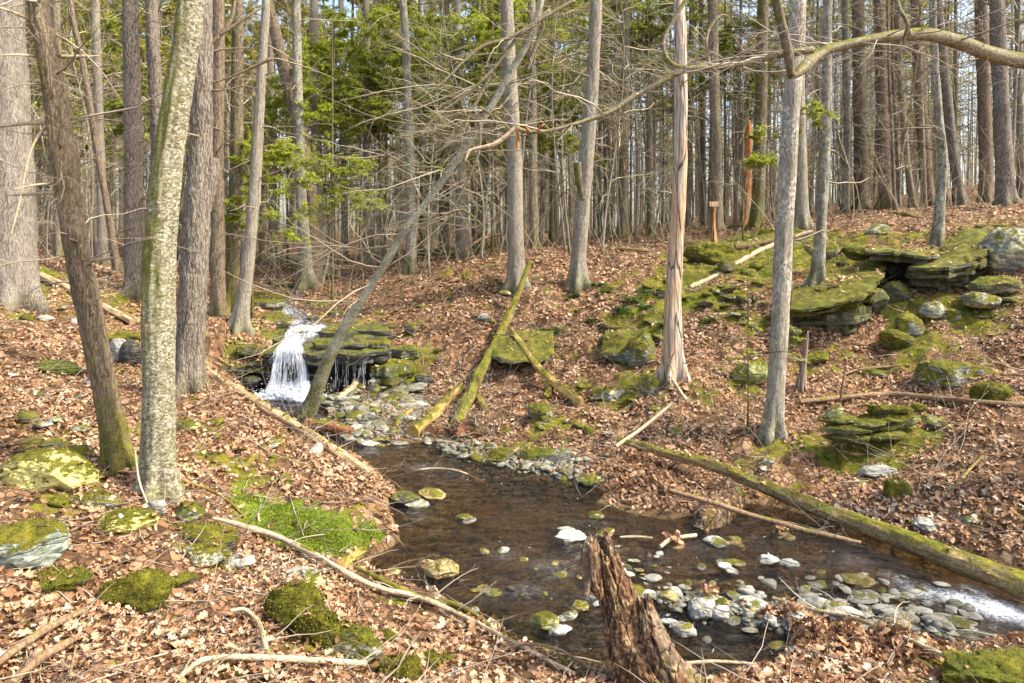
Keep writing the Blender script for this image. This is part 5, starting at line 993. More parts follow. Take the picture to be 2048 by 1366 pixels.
log('fallen_branch', 'smooth brown branch hanging over the water in front of the big long log', [(1338,980,9,7.95),(1420,1004,11,7.85),(1500,1030,12,7.75),(1560,1046,11,7.65),(1640,1068,12,7.5),(1722,1086,8,7.35)], 'log_dark', seed=9, cat='branch', k=14, amp=.003, twigs=5)
log('fallen_branch', 'long brown branch lying level across the leaves above the stack of slabs', [(1600,812,12),(1680,804,12),(1780,798,13),(1880,806,13),(1960,812,12),(2060,820,12)], 'log_dark', seed=10, cat='branch', k=14, amp=.004, lift=1.2)
log('fallen_branch', 'thin dark stick standing upright from the long level branch', [(1681,800,6,10.6),(1685,770,5,10.6),(1692,732,3,10.6)], 'log_dark', seed=11, cat='branch', k=8, amp=.002, n=30)
log('fallen_branch', 'thin curved branch beneath the large flat topped boulder', [(1650,772,5),(1710,745,6),(1780,738,6),(1820,736,5)], 'log_dark', seed=12, cat='branch', k=8, amp=.002, lift=1.)
log('fallen_pole', 'pale debarked pole lying up the slope between the dead trunk and the ash', [(1380,580,9),(1440,552,10),(1510,512,11),(1580,482,10),(1625,468,9)], 'log_pale', seed=13, lift=1., cat='pole', k=14, amp=.003)
log('fallen_log', 'old brown log on the brow below the orange snag', [(1470,500,16),(1530,490,16),(1590,478,14)], 'log_half', seed=14, lift=.7)
log('fallen_pole', 'yellowish pole leaning across the far end of the big long log', [(1232,893,8,9.75),(1290,852,8,10.0),(1345,805,7,10.2)], 'log_pale', seed=15, cat='pole', k=12, amp=.003)
log('fallen_branch', 'short dead branch fork propped near the dead trunk', [(1345,760,8,11.2),(1372,800,7,11.0)], 'log_pale', seed=16, cat='branch', k=10, amp=.003, n=30)
log('fallen_log', 'short pinkish debarked log on the stones below the waterfall', [(676,806,12),(700,786,14),(728,762,14)], 'log_pale', seed=17, lift=1.1)
log('fallen_log', 'curved yellow piece of wood among the stones left of the golden log', [(790,858,10),(805,838,12),(820,826,12)], 'log_gold', seed=18, lift=.9, n=40)
log('fallen_log', 'small brown log piece right of the mossy leaning log', [(950,785,12),(962,812,14),(972,825,12)], 'log_gold', seed=19, lift=.9, n=40)
log('fallen_pole', 'grey log lying along the brow behind the leaning tree', [(780,512,8),(880,512,9),(960,510,10),(1000,502,9)], 'log_half', seed=20, cat='pole', k=12, lift=1.)
log('fallen_log', 'thick weathered log chunk rotting in the stream, yellow wood at its broken end', [(1462,985,70,8.5),(1440,1012,72,8.3),(1415,1040,66,8.1),(1398,1066,34,7.95)], 'rotten', seed=21, k=36, amp=.03, n=60)
log('fallen_log', 'mossy piece of log leaning near the ferns of the far bank', [(1110,770,12),(1090,800,12)], 'log_moss', seed=22, n=40, lift=1.)
log('fallen_branch', 'long pale branch running down the bank from the mossy block to the fallen roots', [(425,1048,8),(480,1066,11),(550,1090,13),(620,1122,13),(690,1160,12),(760,1190,11),(850,1213,11),(940,1252,10),(1040,1305,10),(1150,1362,9)], 'log_pale', seed=23, cat='branch', k=16, amp=.004, lift=2.6, n=160, twigs=10)
o_, sp_, b_ = log('fallen_branch', 'mossy root limb with fingers of roots reaching to the water', [(690,1130,10),(760,1165,11),(850,1212,13),(900,1214,12),(950,1235,9),(985,1262,8)], 'log_moss', seed=24, cat='branch', k=14, amp=.004, lift=1.2)
log('fallen_log', 'mossy root stem along the water edge with yellow moss', [(985,1232,14),(1030,1262,16),(1080,1300,16),(1130,1335,12)], 'log_moss', seed=25, lift=.9)
for i, (x, y) in enumerate([(950,1268),(968,1280),(985,1292),(1005,1304),(1018,1296)]):
    log('root', 'thin pale root splayed from the mossy root stem by the water', [(990,1238,8),((990 + x) / 2 + 3, (1240 + y) / 2 - 4, 6),(x, y, 4)], 'log_pale', seed=26 + i, cat='root', k=8, amp=.002, n=24, lift=1.5)[0]['group'] = 'roots by the water'
log('fallen_branch', 'arched brown stem springing over the roots towards the rotten stump', [(1000,1300,5,5.3),(1060,1288,6,5.25),(1120,1300,7,5.2),(1180,1335,7,5.1),(1250,1352,6,5.0)], 'log_dark', seed=33, cat='branch', k=10, amp=.002)
log('fallen_branch', 'grey stick along the bottom edge with a sawn pale end', [(360,1372,10),(400,1345,13),(440,1338,13),(520,1338,13),(620,1343,12),(732,1347,12)], 'log_pale', seed=34, cat='branch', k=14, amp=.004, lift=3.2)
log('fallen_branch', 'curved grey branch bending down to the bottom edge stick', [(462,1240,8),(490,1238,9),(515,1262,10),(528,1300,10),(545,1372,10)], 'log_pale', seed=35, cat='branch', k=12, amp=.003, lift=4.)
log('fallen_branch', 'grey barked branch in the lower corner, upper of two', [(-20,1362,18),(50,1310,18),(110,1272,16),(175,1236,12)], 'log_dark', seed=36, cat='branch', k=16, amp=.004, lift=2.6)
log('fallen_branch', 'brown peeled branch in the lower corner, lower of two', [(20,1395,18),(80,1345,19),(120,1318,18),(158,1292,12)], 'log_dark', seed=37, cat='branch', k=16, amp=.004, lift=2.6)
log('fallen_branch', 'thin stick leaning out of the leaves beside the two corner branches', [(136,1366,6,4.05),(148,1310,6,4.15),(152,1290,4,4.2)], 'log_dark', seed=38, cat='branch', k=8, amp=.002, n=24)
log('fallen_branch', 'long grey branch across the drifted leaves below the gravel bar', [(1545,1212,7),(1620,1238,9),(1690,1256,10),(1760,1278,10),(1850,1316,10),(1960,1372,10)], 'log_pale', seed=39, cat='branch', k=12, amp=.003, lift=4.5, water=True, twigs=8)
log('fallen_branch', 'second branch beside the long grey one on the drifted leaves', [(1690,1262,6),(1760,1288,8),(1840,1330,8),(1900,1372,8)], 'log_dark', seed=40, cat='branch', k=10, amp=.003, lift=1.6, water=True)
log('fallen_branch', 'thin level branch at the bottom edge right of the rotten stump', [(1360,1336,7),(1440,1333,8),(1520,1340,7),(1580,1352,5)], 'log_pale', seed=41, cat='branch', k=10, amp=.002, lift=2., water=True)
log('fallen_branch', 'pale driftwood stick on the leafy islet right of the rotten stump', [(1320,1100,8),(1345,1086,9),(1392,1078,9)], 'log_pale', seed=42, cat='branch', k=10, amp=.003, lift=1.5, water=True, n=40)
log('fallen_branch', 'short pale stick pointing from the leafy islet towards the stump', [(1240,1079,5),(1270,1078,6),(1305,1081,5)], 'log_pale', seed=43, cat='branch', k=8, amp=.002, lift=1.5, water=True, n=30)
log('fallen_log', 'broken tan butt of wood on the green moss slope', [(680,1142,22),(700,1125,24),(722,1112,20)], 'log_gold', seed=44, lift=.9, n=40, k=24)
log('fallen_branch', 'brown bent stick arching out of the bright moss below the birch', [(370,968,4),(420,985,5),(460,1012,5),(490,1040,5)], 'log_gold', seed=45, cat='branch', k=8, amp=.002, lift=2.)
log('fallen_branch', 'thin pale stick standing against the foot of the birch', [(270,900,4,6.7),(278,960,5,6.65),(296,1010,4,6.6)], 'log_pale', seed=46, cat='branch', k=8, amp=.002, n=30)
log('fallen_branch', 'greenish stick leaning on the leafy right bank', [(1890,1005,6),(1925,960,7),(1965,915,5)], 'log_half', seed=47, cat='branch', k=8, amp=.002, lift=1.5)
log('fallen_branch', 'arched pale twig dipping into the far side of the pool', [(780,955,3,9.6),(850,938,4,9.7),(910,940,4,9.6),(968,963,2,9.4)], 'log_pale', seed=48, cat='branch', k=6, amp=.001, n=40)
log('fallen_branch', 'dark bough fallen among the trunks on the brow', [(930,500,5,20),(960,480,6,20.4),(1000,468,5,21)], 'log_dark', seed=49, cat='branch', k=8, amp=.003)
for i, (px, py, qx, qy, w) in enumerate([(1700,505,1640,512,9),(1950,455,2048,462,8),(1840,440,1780,428,7),(1560,455,1640,438,6),(1300,505,1200,502,6),(1500,455,1420,462,7)]):
    log('fallen_branch', ['mossy bough by the foot of the mottled trunk','dark bough at the far right of the hilltop','bough lying before the slanting brown hilltop trunk','pale bough behind the ash trunk','thin bough on the brow left of the dead trunk','bough lying beside the wooden post'][i], [(px,py,w),((px+qx)/2,(py+qy)/2-2,w),(qx,qy,w*.7)], 'log_half', seed=60+i, cat='branch', k=10, amp=.004, lift=1.)
b = at(1600, 782); r_ = empty('snag', b, 'narrow grey-brown broken snag on the slope right of the ash trunk', 'snag')
trunk_mesh(np.array([[*b, 16 * b[1] / F / 2], [*P(1606, 735, b[1]), 13 * b[1] / F / 2], [*P(1612, 690, b[1]), 10 * b[1] / F / 2], [*P(1616, 662, b[1]), 3 * b[1] / F / 2]]), 'snag', r_, b, .4, 3, 20, .04)
# --- the rotten leaning stump in the stream
b = at(1300, 1362); b[2] -= .1; st = empty('rotten_stump', b, 'tall rotten broken stump leaning up out of the stream bank, dark with tan crumbling wood', 'stump')
def hulk(pix, k, amp, seed, jag, name, n=120, kf=13.):
    q = np.array([[*P(x, y, D), w * .84 * D / F / 2] for x, y, w, D in pix]); sp = spline(q, n); Pm, Rm = sp[:, :3], sp[:, 3]
    T, A, B = frames(Pm[None]); th = np.linspace(0, 2 * math.pi, k, endpoint=False); s_ = np.linspace(0, 1, n)
    c_, s2 = np.cos(th)[None, :], np.sin(th)[None, :]; z = (s_ * np.linalg.norm(Pm[-1] - Pm[0]))[:, None]
    q1 = np.stack(np.broadcast_arrays(c_ * 1.5 + seed, s2 * 1.5, z * 1.3), -1); q2 = np.stack(np.broadcast_arrays(c_ * Rm[:, None] * kf * 3 + seed, s2 * Rm[:, None] * kf * 3, z * 4.), -1); q3 = np.stack(np.broadcast_arrays(c_ * Rm[:, None] * 60, s2 * Rm[:, None] * 60, z * 26.), -1)
    rr = Rm[:, None] * (1 + .22 * fbm(q1, 3)) - amp * np.abs(fbm(q2, 3)) + .006 * fbm(q3, 2)
    V = Pm[:, None] + rr[..., None] * (np.cos(th)[None, :, None] * A[0][:, None] + np.sin(th)[None, :, None] * B[0][:, None])
    t = np.clip((s_ - .80) / .20, 0, 1)[:, None]; jj = jag * fbm(np.stack([np.cos(th) * 2.4 + seed, np.sin(th) * 2.4, 0 * th], 1), 4); V = V + (t * jj[None])[..., None] * T[0][:, None]
    idx = np.arange(n * k).reshape(n, k); nx = np.roll(idx, -1, 1); fq = np.stack([idx[:-1], nx[:-1], nx[1:], idx[1:]], -1).reshape(-1, 4)
    top = V[-1]; inner = np.vstack([top * (1 - f) + top.mean(0) * f - T[0][-1] * d for f, d in ((.35, .03), (.7, .09), (.95, .13))]); mb = MB(); VV = np.vstack([V.reshape(-1, 3), inner]); rings = [idx[-1]] + [n * k + np.arange(k) + i * k for i in range(3)]
    f2 = [np.stack([rings[i], np.roll(rings[i], -1), np.roll(rings[i + 1], -1), rings[i + 1]], 1) for i in range(3)]; mb.add(VV, [np.concatenate([fq] + f2), rings[-1][None]])
    mb.build(name, M['rotten'], st, b)
hulk([(1345,1420,200,4.85),(1300,1340,160,4.95),(1262,1270,120,5.05),(1238,1200,92,5.1),(1218,1140,76,5.15),(1205,1100,66,5.2),(1200,1082,52,5.2)], 96, .04, 3, .09, 'trunk', 170)
hulk([(1200,1195,20,5.0),(1188,1160,36,4.98),(1180,1120,44,5.0),(1182,1092,40,5.02),(1186,1074,22,5.04)], 48, .02, 5, .07, 'splintered_shell', 80)
hulk([(1350,1380,90,4.75),(1318,1300,74,4.85),(1298,1240,54,4.95),(1288,1205,36,5.0)], 56, .03, 7, .09, 'side_shard', 90)
hulk([(1172,1190,16,4.95),(1176,1168,16,4.95),(1184,1150,14,4.97)], 20, .006, 8, .03, 'stub', 30)
# root tangle under the mossy leaning log
r_ = R0(4); b = at(935, 872); rt = empty('root_tangle', b, 'dark tangle of torn roots and soil at the foot of the mossy leaning log', 'roots'); mb = MB(); n = 70
S = b + r_.normal(size=(n, 3)) * np.array([.16, .12, .08]) + np.array([.02, 0, .12]); P1, R1 = grow(S, r_.normal(size=(n, 3)) * np.array([1, .7, .8]), r_.uniform(.2, .6, n), r_.uniform(.006, .022, n), 8, r_, .35, .08); tubes(mb, P1, R1, 6, r_.rand(n)); P2, R2 = sub(P1, R1, 4, .5, 5, r_, .8, .3, .05); tubes(mb, P2, R2, 4, r_.rand(len(P2)), cap=False)
mb.build('roots', M['twigd'], rt, b)
o = obj('soil', rock_mesh('soil', .26, .2, .16, 77, M['log_red'], 3, .3, 4), rt); o.location = (0, .05, .05)
# ---------------------------------------------------------------- waterfall and upper stream
r_ = R0(21); b = P(575, 788, 13.2); wf = empty('waterfall', b, 'small white waterfall dropping over the dark ledge into the pool', 'waterfall')
mb = MB(); n = 70; lip = 13.22; zl = 1.40; zb = .50
u = r_.rand(n); X0 = (557 + u * 46 - CX) * lip / F; spread = ((525 + u * 97) - CX) * 13.0 / F - X0
v0 = r_.uniform(.25, 1.0, n); T = math.sqrt(2 * (zl - zb) / 9.8); t0 = r_.rand(n) ** .8 * .75; dt = r_.uniform(.12, .45, n); t = np.clip(t0[:, None] + dt[:, None] * np.linspace(0, 1, 7)[None], 0, 1.0); jx = r_.normal(size=n) * .02
Pm = np.stack([X0[:, None] + (spread[:, None] + jx[:, None]) * t ** 1.1 + .01 * r_.normal(size=(n, 7)), lip - .03 - v0[:, None] * T * t * .8 + .008 * r_.normal(size=(n, 7)), zl - (zl - zb) * t ** 1.9 + .02 * r_.normal(size=n)[:, None]], -1)
tubes(mb, Pm, r_.uniform(.0012, .0042, n)[:, None] * np.array([.3, .8, 1, 1, .9, .7, .2])[None], 4, r_.rand(n))
mb.build('falling_strands', M['white'], wf, b)
for k_ in range(3):
    uu, vv = np.meshgrid(np.linspace(0, 1, 70), np.linspace(0, 1, 60)); X0 = (556 + uu * 46 - CX) * lip / F; X1 = (526 + uu * 98 - CX) * 13.0 / F; wv = .03 * fbm(np.stack([uu * 7, vv * 3, 0 * uu + k_ * 5], -1), 3); pr = (.35 + .25 * k_) * T * .8
    S_ = np.stack([X0 + (X1 - X0) * vv ** 1.1, lip + .02 - pr * vv + wv, zl + .01 - (zl - zb) * vv ** 1.9], -1); ed = np.clip(np.minimum(uu, 1 - uu) * 9, 0, 1) - 1
    dn = .27 - .36 * np.exp(-((vv - .72) / .28) ** 2 - ((uu - .5) / .3) ** 2) + .22 * np.clip(1 - vv * 2, 0, 1) + .25 * np.clip(vv * 6 - 5, 0, 1) + .5 * ed - .12 * k_
    idx = np.arange(uu.size).reshape(uu.shape); fq = np.stack([idx[:-1, :-1], idx[:-1, 1:], idx[1:, 1:], idx[1:, :-1]], -1).reshape(-1, 4)
    obj('falling_sheet', mesh('falling_sheet', S_.reshape(-1, 3) - b, [fq], M['fall'], True, {'uu': uu.ravel() + k_ * 3.3, 'vv': vv.ravel(), 'dens': dn.ravel()}), wf)
mb = MB(); n = 150; u = r_.rand(n) ** .8; X0 = (628 + u * 118 - CX) * 13.2 / F; hs = r_.rand(n); z1 = 1.20 - hs * .5; L = r_.uniform(.05, .22, n); k_ = np.round((u + .03 * np.sin(u * 40)) * 34) / 34; X0 = (628 + k_ * 118 + r_.normal(size=n) * .5 - CX) * 13.2 / F
Pm = np.stack([np.repeat(X0[:, None], 4, 1), np.full((n, 4), 13.14), z1[:, None] - L[:, None] * np.linspace(0, 1, 4)[None]], -1); tubes(mb, Pm, r_.uniform(.0010, .0026, n)[:, None] * np.array([.4, 1, 1, .5])[None], 4, r_.rand(n)); tag(mb.build('dripping_curtain', M['white'], wf, b), kind='stuff')
def blobs(mb, C_, R_, rng):
    bm = bmesh.new(); bmesh.ops.create_icosphere(bm, subdivisions=2, radius=1.); V = np.array([v.co[:] for v in bm.verts]); Fc = np.array([[v.index for v in f.verts] for f in bm.faces]); bm.free()
    k = len(V); W = V[None] * R_[:, None, None] * np.array([1, 1, .7]) * (1 + .3 * perlin(V[None] * 2 + C_[:, None] * 9))[..., None] + C_[:, None]; mb.add(W.reshape(-1, 3), [(Fc[None] + np.arange(len(C_))[:, None, None] * k).reshape(-1, 3)], np.repeat(rng.rand(len(C_)), k))
mb = MB(); n = 420; px = r_.normal(575, 34, n); q = np.stack([(px - CX) * 12.95 / F, 12.9 + r_.normal(size=n) * .16, .51 + np.abs(r_.normal(size=n)) * .04 * np.exp(-((px - 575) / 50) ** 2) * 2], 1); blobs(mb, q, r_.uniform(.008, .034, n), r_)
n = 160; q = np.stack([(r_.normal(575, 40, n) - CX) * 12.9 / F, 12.9 + r_.normal(size=n) * .12, .55 + np.abs(r_.normal(size=n)) * .12], 1); blobs(mb, q, r_.uniform(.004, .012, n), r_); tag(mb.build('foam', M['white'], wf, b), kind='stuff')
# stream above the lip: a sheet running down the beds
cl = [(600,560,24,0),(590,585,30,.1),(574,608,42,.35),(586,632,44,.7),(616,650,80,.75),(604,672,70,.25),(584,688,48,.1),(578,699,44,0.)]
DD = [20.5,18.9,17.6,16.4,15.4,14.6,13.8,13.25]; ZT = []
cols = 40; rows = 120; cs = spline(np.array([[x, y, w, D] for (x, y, w, _), D in zip(cl, DD)], float), rows); V = np.zeros((rows, cols, 3)); fo = np.zeros((rows, cols))
DG = bpy.context.evaluated_depsgraph_get(); DG.update()
def top(x, y, z0=6.):
    ok_, loc, *_ = C.ray_cast(DG, (x, y, z0), (0, 0, -1)); return loc[2] if ok_ else float(gz(x, y))
hide = [o for o in COL.objects if o.type == 'MESH' and o.name.split('.')[0] not in ('ground', 'lip', 'upper_bed')]
for o in hide: o.hide_viewport = True
bpy.context.view_layer.update(); DG = bpy.context.evaluated_depsgraph_get()
for i in range(rows):
    x, y, w, D = cs[i]; f = i / (rows - 1)
    for j in range(cols):
        pxx = x + (j / (cols - 1) - .5) * w; X = (pxx - CX) * D / F; V[i, j] = (X, D, top(X, D))
zr = np.percentile(V[:, :, 2], 70, axis=1); zr = np.minimum.accumulate(zr); zr = np.convolve(np.pad(zr, 4, 'edge'), np.ones(9) / 9, 'valid')
for _ in range(6): V[:, 1:-1, 2] = (V[:, :-2, 2] + V[:, 1:-1, 2] + V[:, 2:, 2]) / 3; V[1:-1, :, 2] = (V[:-2, :, 2] + V[1:-1, :, 2] + V[2:, :, 2]) / 3
V[..., 2] = .25 * np.minimum(V[..., 2], zr[:, None] + .06) + .75 * zr[:, None] + .006 * fbm(V * 6, 3)
V[..., 2] += .022; V[:, 0, 2] -= .06; V[:, -1, 2] -= .06
PXY = (V[..., 0] * F / V[..., 1] + CX)
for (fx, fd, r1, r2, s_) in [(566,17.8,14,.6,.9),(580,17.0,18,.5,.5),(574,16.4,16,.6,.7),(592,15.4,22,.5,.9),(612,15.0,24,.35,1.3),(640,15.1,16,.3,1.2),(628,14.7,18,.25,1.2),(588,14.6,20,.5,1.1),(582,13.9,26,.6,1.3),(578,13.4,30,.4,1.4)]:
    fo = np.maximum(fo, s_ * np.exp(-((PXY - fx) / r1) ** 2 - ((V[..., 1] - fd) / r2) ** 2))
idx = np.arange(rows * cols).reshape(rows, cols); q = np.stack([idx[:-1, :-1], idx[:-1, 1:], idx[1:, 1:], idx[1:, :-1]], -1).reshape(-1, 4)
for o in hide: o.hide_viewport = False
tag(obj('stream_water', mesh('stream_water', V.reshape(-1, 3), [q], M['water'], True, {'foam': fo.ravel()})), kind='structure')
# broken white water of the cascade above the lip
mb = MB(); n = 900; ii = r_.randint(30, rows - 2, n); jj = r_.randint(2, cols - 3, n); w_ = fo[ii, jj]; s_ = r_.rand(n) < w_ * 1.1; ii, jj = ii[s_], jj[s_]; S = V[ii, jj]; E = V[np.minimum(ii + r_.randint(3, 9, len(ii)), rows - 1), np.clip(jj + r_.randint(-1, 2, len(ii)), 0, cols - 1)]
tt = np.linspace(0, 1, 5)[None, :, None]; Pm = S[:, None] * (1 - tt) + E[:, None] * tt + np.array([0, 0, .008]) + r_.normal(size=(len(S), 5, 3)) * .006; tubes(mb, Pm, r_.uniform(.0015, .005, len(S))[:, None] * np.array([.3, 1, 1, .8, .2])[None], 5, r_.rand(len(S))); mb.build('cascade', M['white'], wf, b)
# ---------------------------------------------------------------- leaf litter, twigs, pebbles
def litter(name, x, y, z, size, rng, lobes=True, lift=.012, tilt=.5):
    n = len(x)
    if lobes: t = np.array([0, .16, .3, .42, .58, .7, .84, 1.]); w = np.array([.02, .24, .15, .36, .2, .34, .16, .0])
    else: t = np.array([0, .3, .7, 1.]); w = np.array([.03, .34, .28, 0.])
    k = len(t); mid = np.stack([t - .5, 0 * t, 0 * t], 1); lf = np.stack([t - .5 + .05 * np.sign(w), w, 0 * t], 1); rt_ = lf * np.array([1, -1, 1]); base = np.vstack([mid, lf, rt_])
    fold = rng.uniform(-.15, .75, n)[:, None]; curl = rng.normal(.2, .7, n)[:, None]; tw = rng.normal(0, .5, n)[:, None]
    V = np.repeat(base[None], n, 0); V[..., 1] *= rng.uniform(.42, 1.0, n)[:, None]; V[..., 2] = np.abs(V[..., 1]) * fold + curl * V[..., 0] ** 2 + tw * V[..., 0] * V[..., 1] + .05 * rng.normal(size=V.shape[:2])
    V *= size[:, None, None]
    yaw = rng.uniform(0, 6.283, n); nrm = np.stack([rng.normal(size=n) * tilt, rng.normal(size=n) * tilt, np.ones(n)], 1); e = .05; nrm[:, 0] -= (gz(x + e, y) - gz(x - e, y)) / (2 * e) * .8; nrm[:, 1] -= (gz(x, y + e) - gz(x, y - e)) / (2 * e) * .8; nrm = unit(nrm)
    h = np.stack([np.cos(yaw), np.sin(yaw), 0 * yaw], 1); A = unit(h - (h * nrm).sum(1, keepdims=True) * nrm); B = np.cross(nrm, A)
    W = V[..., 0:1] * A[:, None] + V[..., 1:2] * B[:, None] + V[..., 2:3] * nrm[:, None] + np.stack([x, y, z], 1)[:, None]
    zm = W[..., 2].min(1); W[..., 2] += np.maximum(0, (z - .02) - zm)[:, None]
    m_ = np.arange(k); fs = np.concatenate([np.stack([m_[:-1], m_[1:], m_[1:] + k, m_[:-1] + k], 1), np.stack([m_[1:], m_[:-1], m_[:-1] + 2 * k, m_[1:] + 2 * k], 1)])
    Fq = (fs[None] + (np.arange(n) * 3 * k)[:, None, None]).reshape(-1, 4)
    return W.reshape(-1, 3), Fq, np.repeat(np.clip(rng.beta(2.2, 1.7, n), 0, 1), 3 * k)
rng = R0(77)
def scatter(n, y0, y1, xm=.80, x0=1.2, p=1.):
    y = y0 + (y1 - y0) * rng.rand(n) ** p; x = rng.uniform(-1, 1, n) * (xm * y + x0); return x, y
def ground_ok(x, y):
    z = gz(x, y); sd = sdist(x, y); h = z - wl(x, y); dry = (sd > .03) | (h > .035); w = gval(wet, x, y); ms = gval(mossa, x, y); mb_ = gval(mossb, x, y)
    pr = np.clip(1.1 - 1.1 * np.clip((ms - .34) / .24, 0, 1), .16, 1) * (1 - .9 * np.clip(mb_ * 1.3, 0, 1)) * (1 - .75 * w); nz = fbm(np.stack([x * .8, y * .8, 0 * x], 1), 3) + .7 * fbm(np.stack([x * 2.6, y * 2.6, 0 * x + 4], 1), 3); pr = pr * np.clip(.8 + nz * 1.25, .06, 1)
    rg = (x + 5) ** 2 / 2.2 + (y - 13.3) ** 2 / .8 < 1; gv = np.exp(-((x + 2.55) ** 2 + (y - 12.6) ** 2) / 1.2); return dry & (rng.rand(len(x)) < pr * (1 - .75 * gv)) & ~rg, z
mbl = MB()
for (n, y0, y1, lob, s0, s1) in [(60000, 3.0, 7.5, True, .03, .12), (95000, 7.5, 14.5, True, .045, .11), (80000, 14.5, 27, False, .05, .13)]:
    x, y = scatter(n, y0, y1); k, z = ground_ok(x, y); x, y, z = x[k], y[k], z[k]; sz = rng.uniform(s0, s1, len(x)) * np.clip(.85 + .55 * fbm(np.stack([x * 1.1, y * 1.1, 0 * x + 8], 1), 3), .5, 1.25); lift = rng.rand(len(x)) ** 2 * .045
    V_, F_, a_ = litter('l', x, y, z + lift, sz, rng, lob); a_ = np.clip(a_ + .22 * fbm(np.stack([V_[:, 0] * .7, V_[:, 1] * .7, 0 * a_ + 2], 1), 3), 0, 1); mbl.add(V_, [F_], a_)
# leaves caught on the bars and along the edges
for a, bb, r, h in ISL:
    if h < .06 or r > .27 and h < .09: continue
    q = onwater(a, bb); n = int((1500 if h > .09 else 420) * r); x = q[0] + rng.normal(size=n) * r * .6; y = q[1] + rng.normal(size=n) * r * .5; z = gz(x, y); k = z > wl(x, y) + .02; x, y, z = x[k], y[k], z[k]
    V_, F_, a_ = litter('l', x, y, z + rng.rand(len(x)) * .07, rng.uniform(.05, .12, len(x)), rng, True, tilt=.9); mbl.add(V_, [F_], a_ * .8)
for o, me, w_, mk_ in ROCKTOP:
    bpy.context.view_layer.update() if False else None
    va = np.empty(len(me.vertices) * 3, np.float32); me.vertices.foreach_get('co', va); nv = np.empty(len(me.vertices) * 3, np.float32); me.vertices.foreach_get('normal', nv); va = va.reshape(-1, 3); nv = nv.reshape(-1, 3)
    if w_ > 70 and o.location[1] < 11 and mk_ in ('rk', 'rk_full', 'rk_some', 'rk_yellow', 'rk_blue'):
        p_ = rng.choice(len(va), 3000); up_ = nv[p_, 2] + .5 * fbm(va[p_] * 9, 3); p_ = p_[up_ > {'rk_full': -.15, 'rk': .2}.get(mk_, .5)]; ms_ = MB(); leaflets(ms_, va[p_] + rng.normal(size=(len(p_), 3)) * .008 - nv[p_] * .003, nv[p_] + rng.normal(size=(len(p_), 3)) * .5, rng.uniform(.006, .02, len(p_)), rng.uniform(.003, .007, len(p_)), rng); ms_.build('moss', M['mossy_shoots'], o, smooth=False)['kind'] = 'stuff'
    R3 = np.array(o.rotation_euler.to_matrix()); va = va @ R3.T + np.array(o.location); nv = nv @ R3.T; c_ = np.where(nv[:, 2] > .75)[0]
    if not len(c_): continue
    c_ = rng.choice(c_, rng.randint(1, 7)); V_, F_, a_ = litter('l', va[c_, 0], va[c_, 1], va[c_, 2] + .012, rng.uniform(.04, .09, len(c_)), rng, True, tilt=.35); mbl.add(V_, [F_], a_)
for sp_ in LOGTOP:
    n = int(14 * np.linalg.norm(sp_[-1, :3] - sp_[0, :3])); i_ = rng.randint(3, len(sp_) - 3, n); o_ = rng.uniform(-.8, .8, n) * sp_[i_, 3]; V_, F_, a_ = litter('l', sp_[i_, 0] + o_ * .5, sp_[i_, 1] + o_, sp_[i_, 2] + np.sqrt(np.maximum(sp_[i_, 3] ** 2 - o_ ** 2, 0)) + .012, rng.uniform(.04, .08, n), rng, True, tilt=.5); mbl.add(V_, [F_], a_)
for tv, sz in SLABTOP:
    if sz < .01: continue
    c_ = rng.choice(len(tv), int(90 * sz)); c_ = c_[rng.rand(len(c_)) < np.clip(.6 + fbm(tv[c_] * 1.5, 2), 0, 1)]; V_, F_, a_ = litter('l', tv[c_, 0], tv[c_, 1], tv[c_, 2] + .012, rng.uniform(.05, .11, len(c_)), rng, True, tilt=.4); mbl.add(V_, [F_], a_)
tag(mbl.build('leaf_litter', M['leaf'], smooth=True), kind='stuff')
mb = MB(); n = 4600; x, y = scatter(n, 3.2, 22); k = (sdist(x, y) > .0); x, y = x[k], y[k]; n = len(x); a = rng.uniform(0, 6.28, n); z = gz(x, y)
P1, R1 = grow(np.stack([x, y, z + .03], 1), np.stack([np.cos(a), np.sin(a), rng.normal(size=n) * .15 + .08], 1), rng.uniform(.12, .8, n), rng.uniform(.0025, .008, n), 6, rng, .12, .02)
zz = gz(P1[..., 0], P1[..., 1]); P1[..., 2] = np.maximum(P1[..., 2], zz + .012); tubes(mb, P1, R1, 4, rng.rand(n)); P2, R2 = sub(P1[::2], R1[::2], 2, .4, 4, rng, .8, .2); tubes(mb, P2, R2, 3, rng.rand(len(P2)), cap=False); tag(mb.build('fallen_twigs', M['twigm']), kind='stuff')
# thin living stems and brambles near the stream
mb = MB(); n = 150; c = [at(*q) for q in [(760,900),(650,930),(700,980),(1500,900),(1230,880),(960,860),(840,820),(500,800),(1760,1040),(1620,1040),(1960,760),(1330,830),(60,860),(430,900),(2000,960),(1180,960),(880,700),(1050,700),(1450,1040),(180,600),(60,640)]]
ix = rng.randint(len(c), size=n); S = np.array(c)[ix] + rng.normal(size=(n, 3)) * np.array([.5, .4, 0]); S[:, 2] = gz(S[:, 0], S[:, 1]); P1, R1 = grow(S, rng.normal(size=(n, 3)) * np.array([.6, .4, .1]) + np.array([0, 0, .8]), rng.uniform(.5, 1.6, n), rng.uniform(.0025, .005, n), 10, rng, .10, .045); tubes(mb, P1, R1, 4, rng.rand(n)); P2, R2 = sub(P1, R1, 4, .4, 5, rng, .8, .15, .02); tubes(mb, P2, np.maximum(R2, .0015), 3, rng.rand(len(P2)), cap=False); tag(mb.build('brush', M['twigp']), kind='stuff')
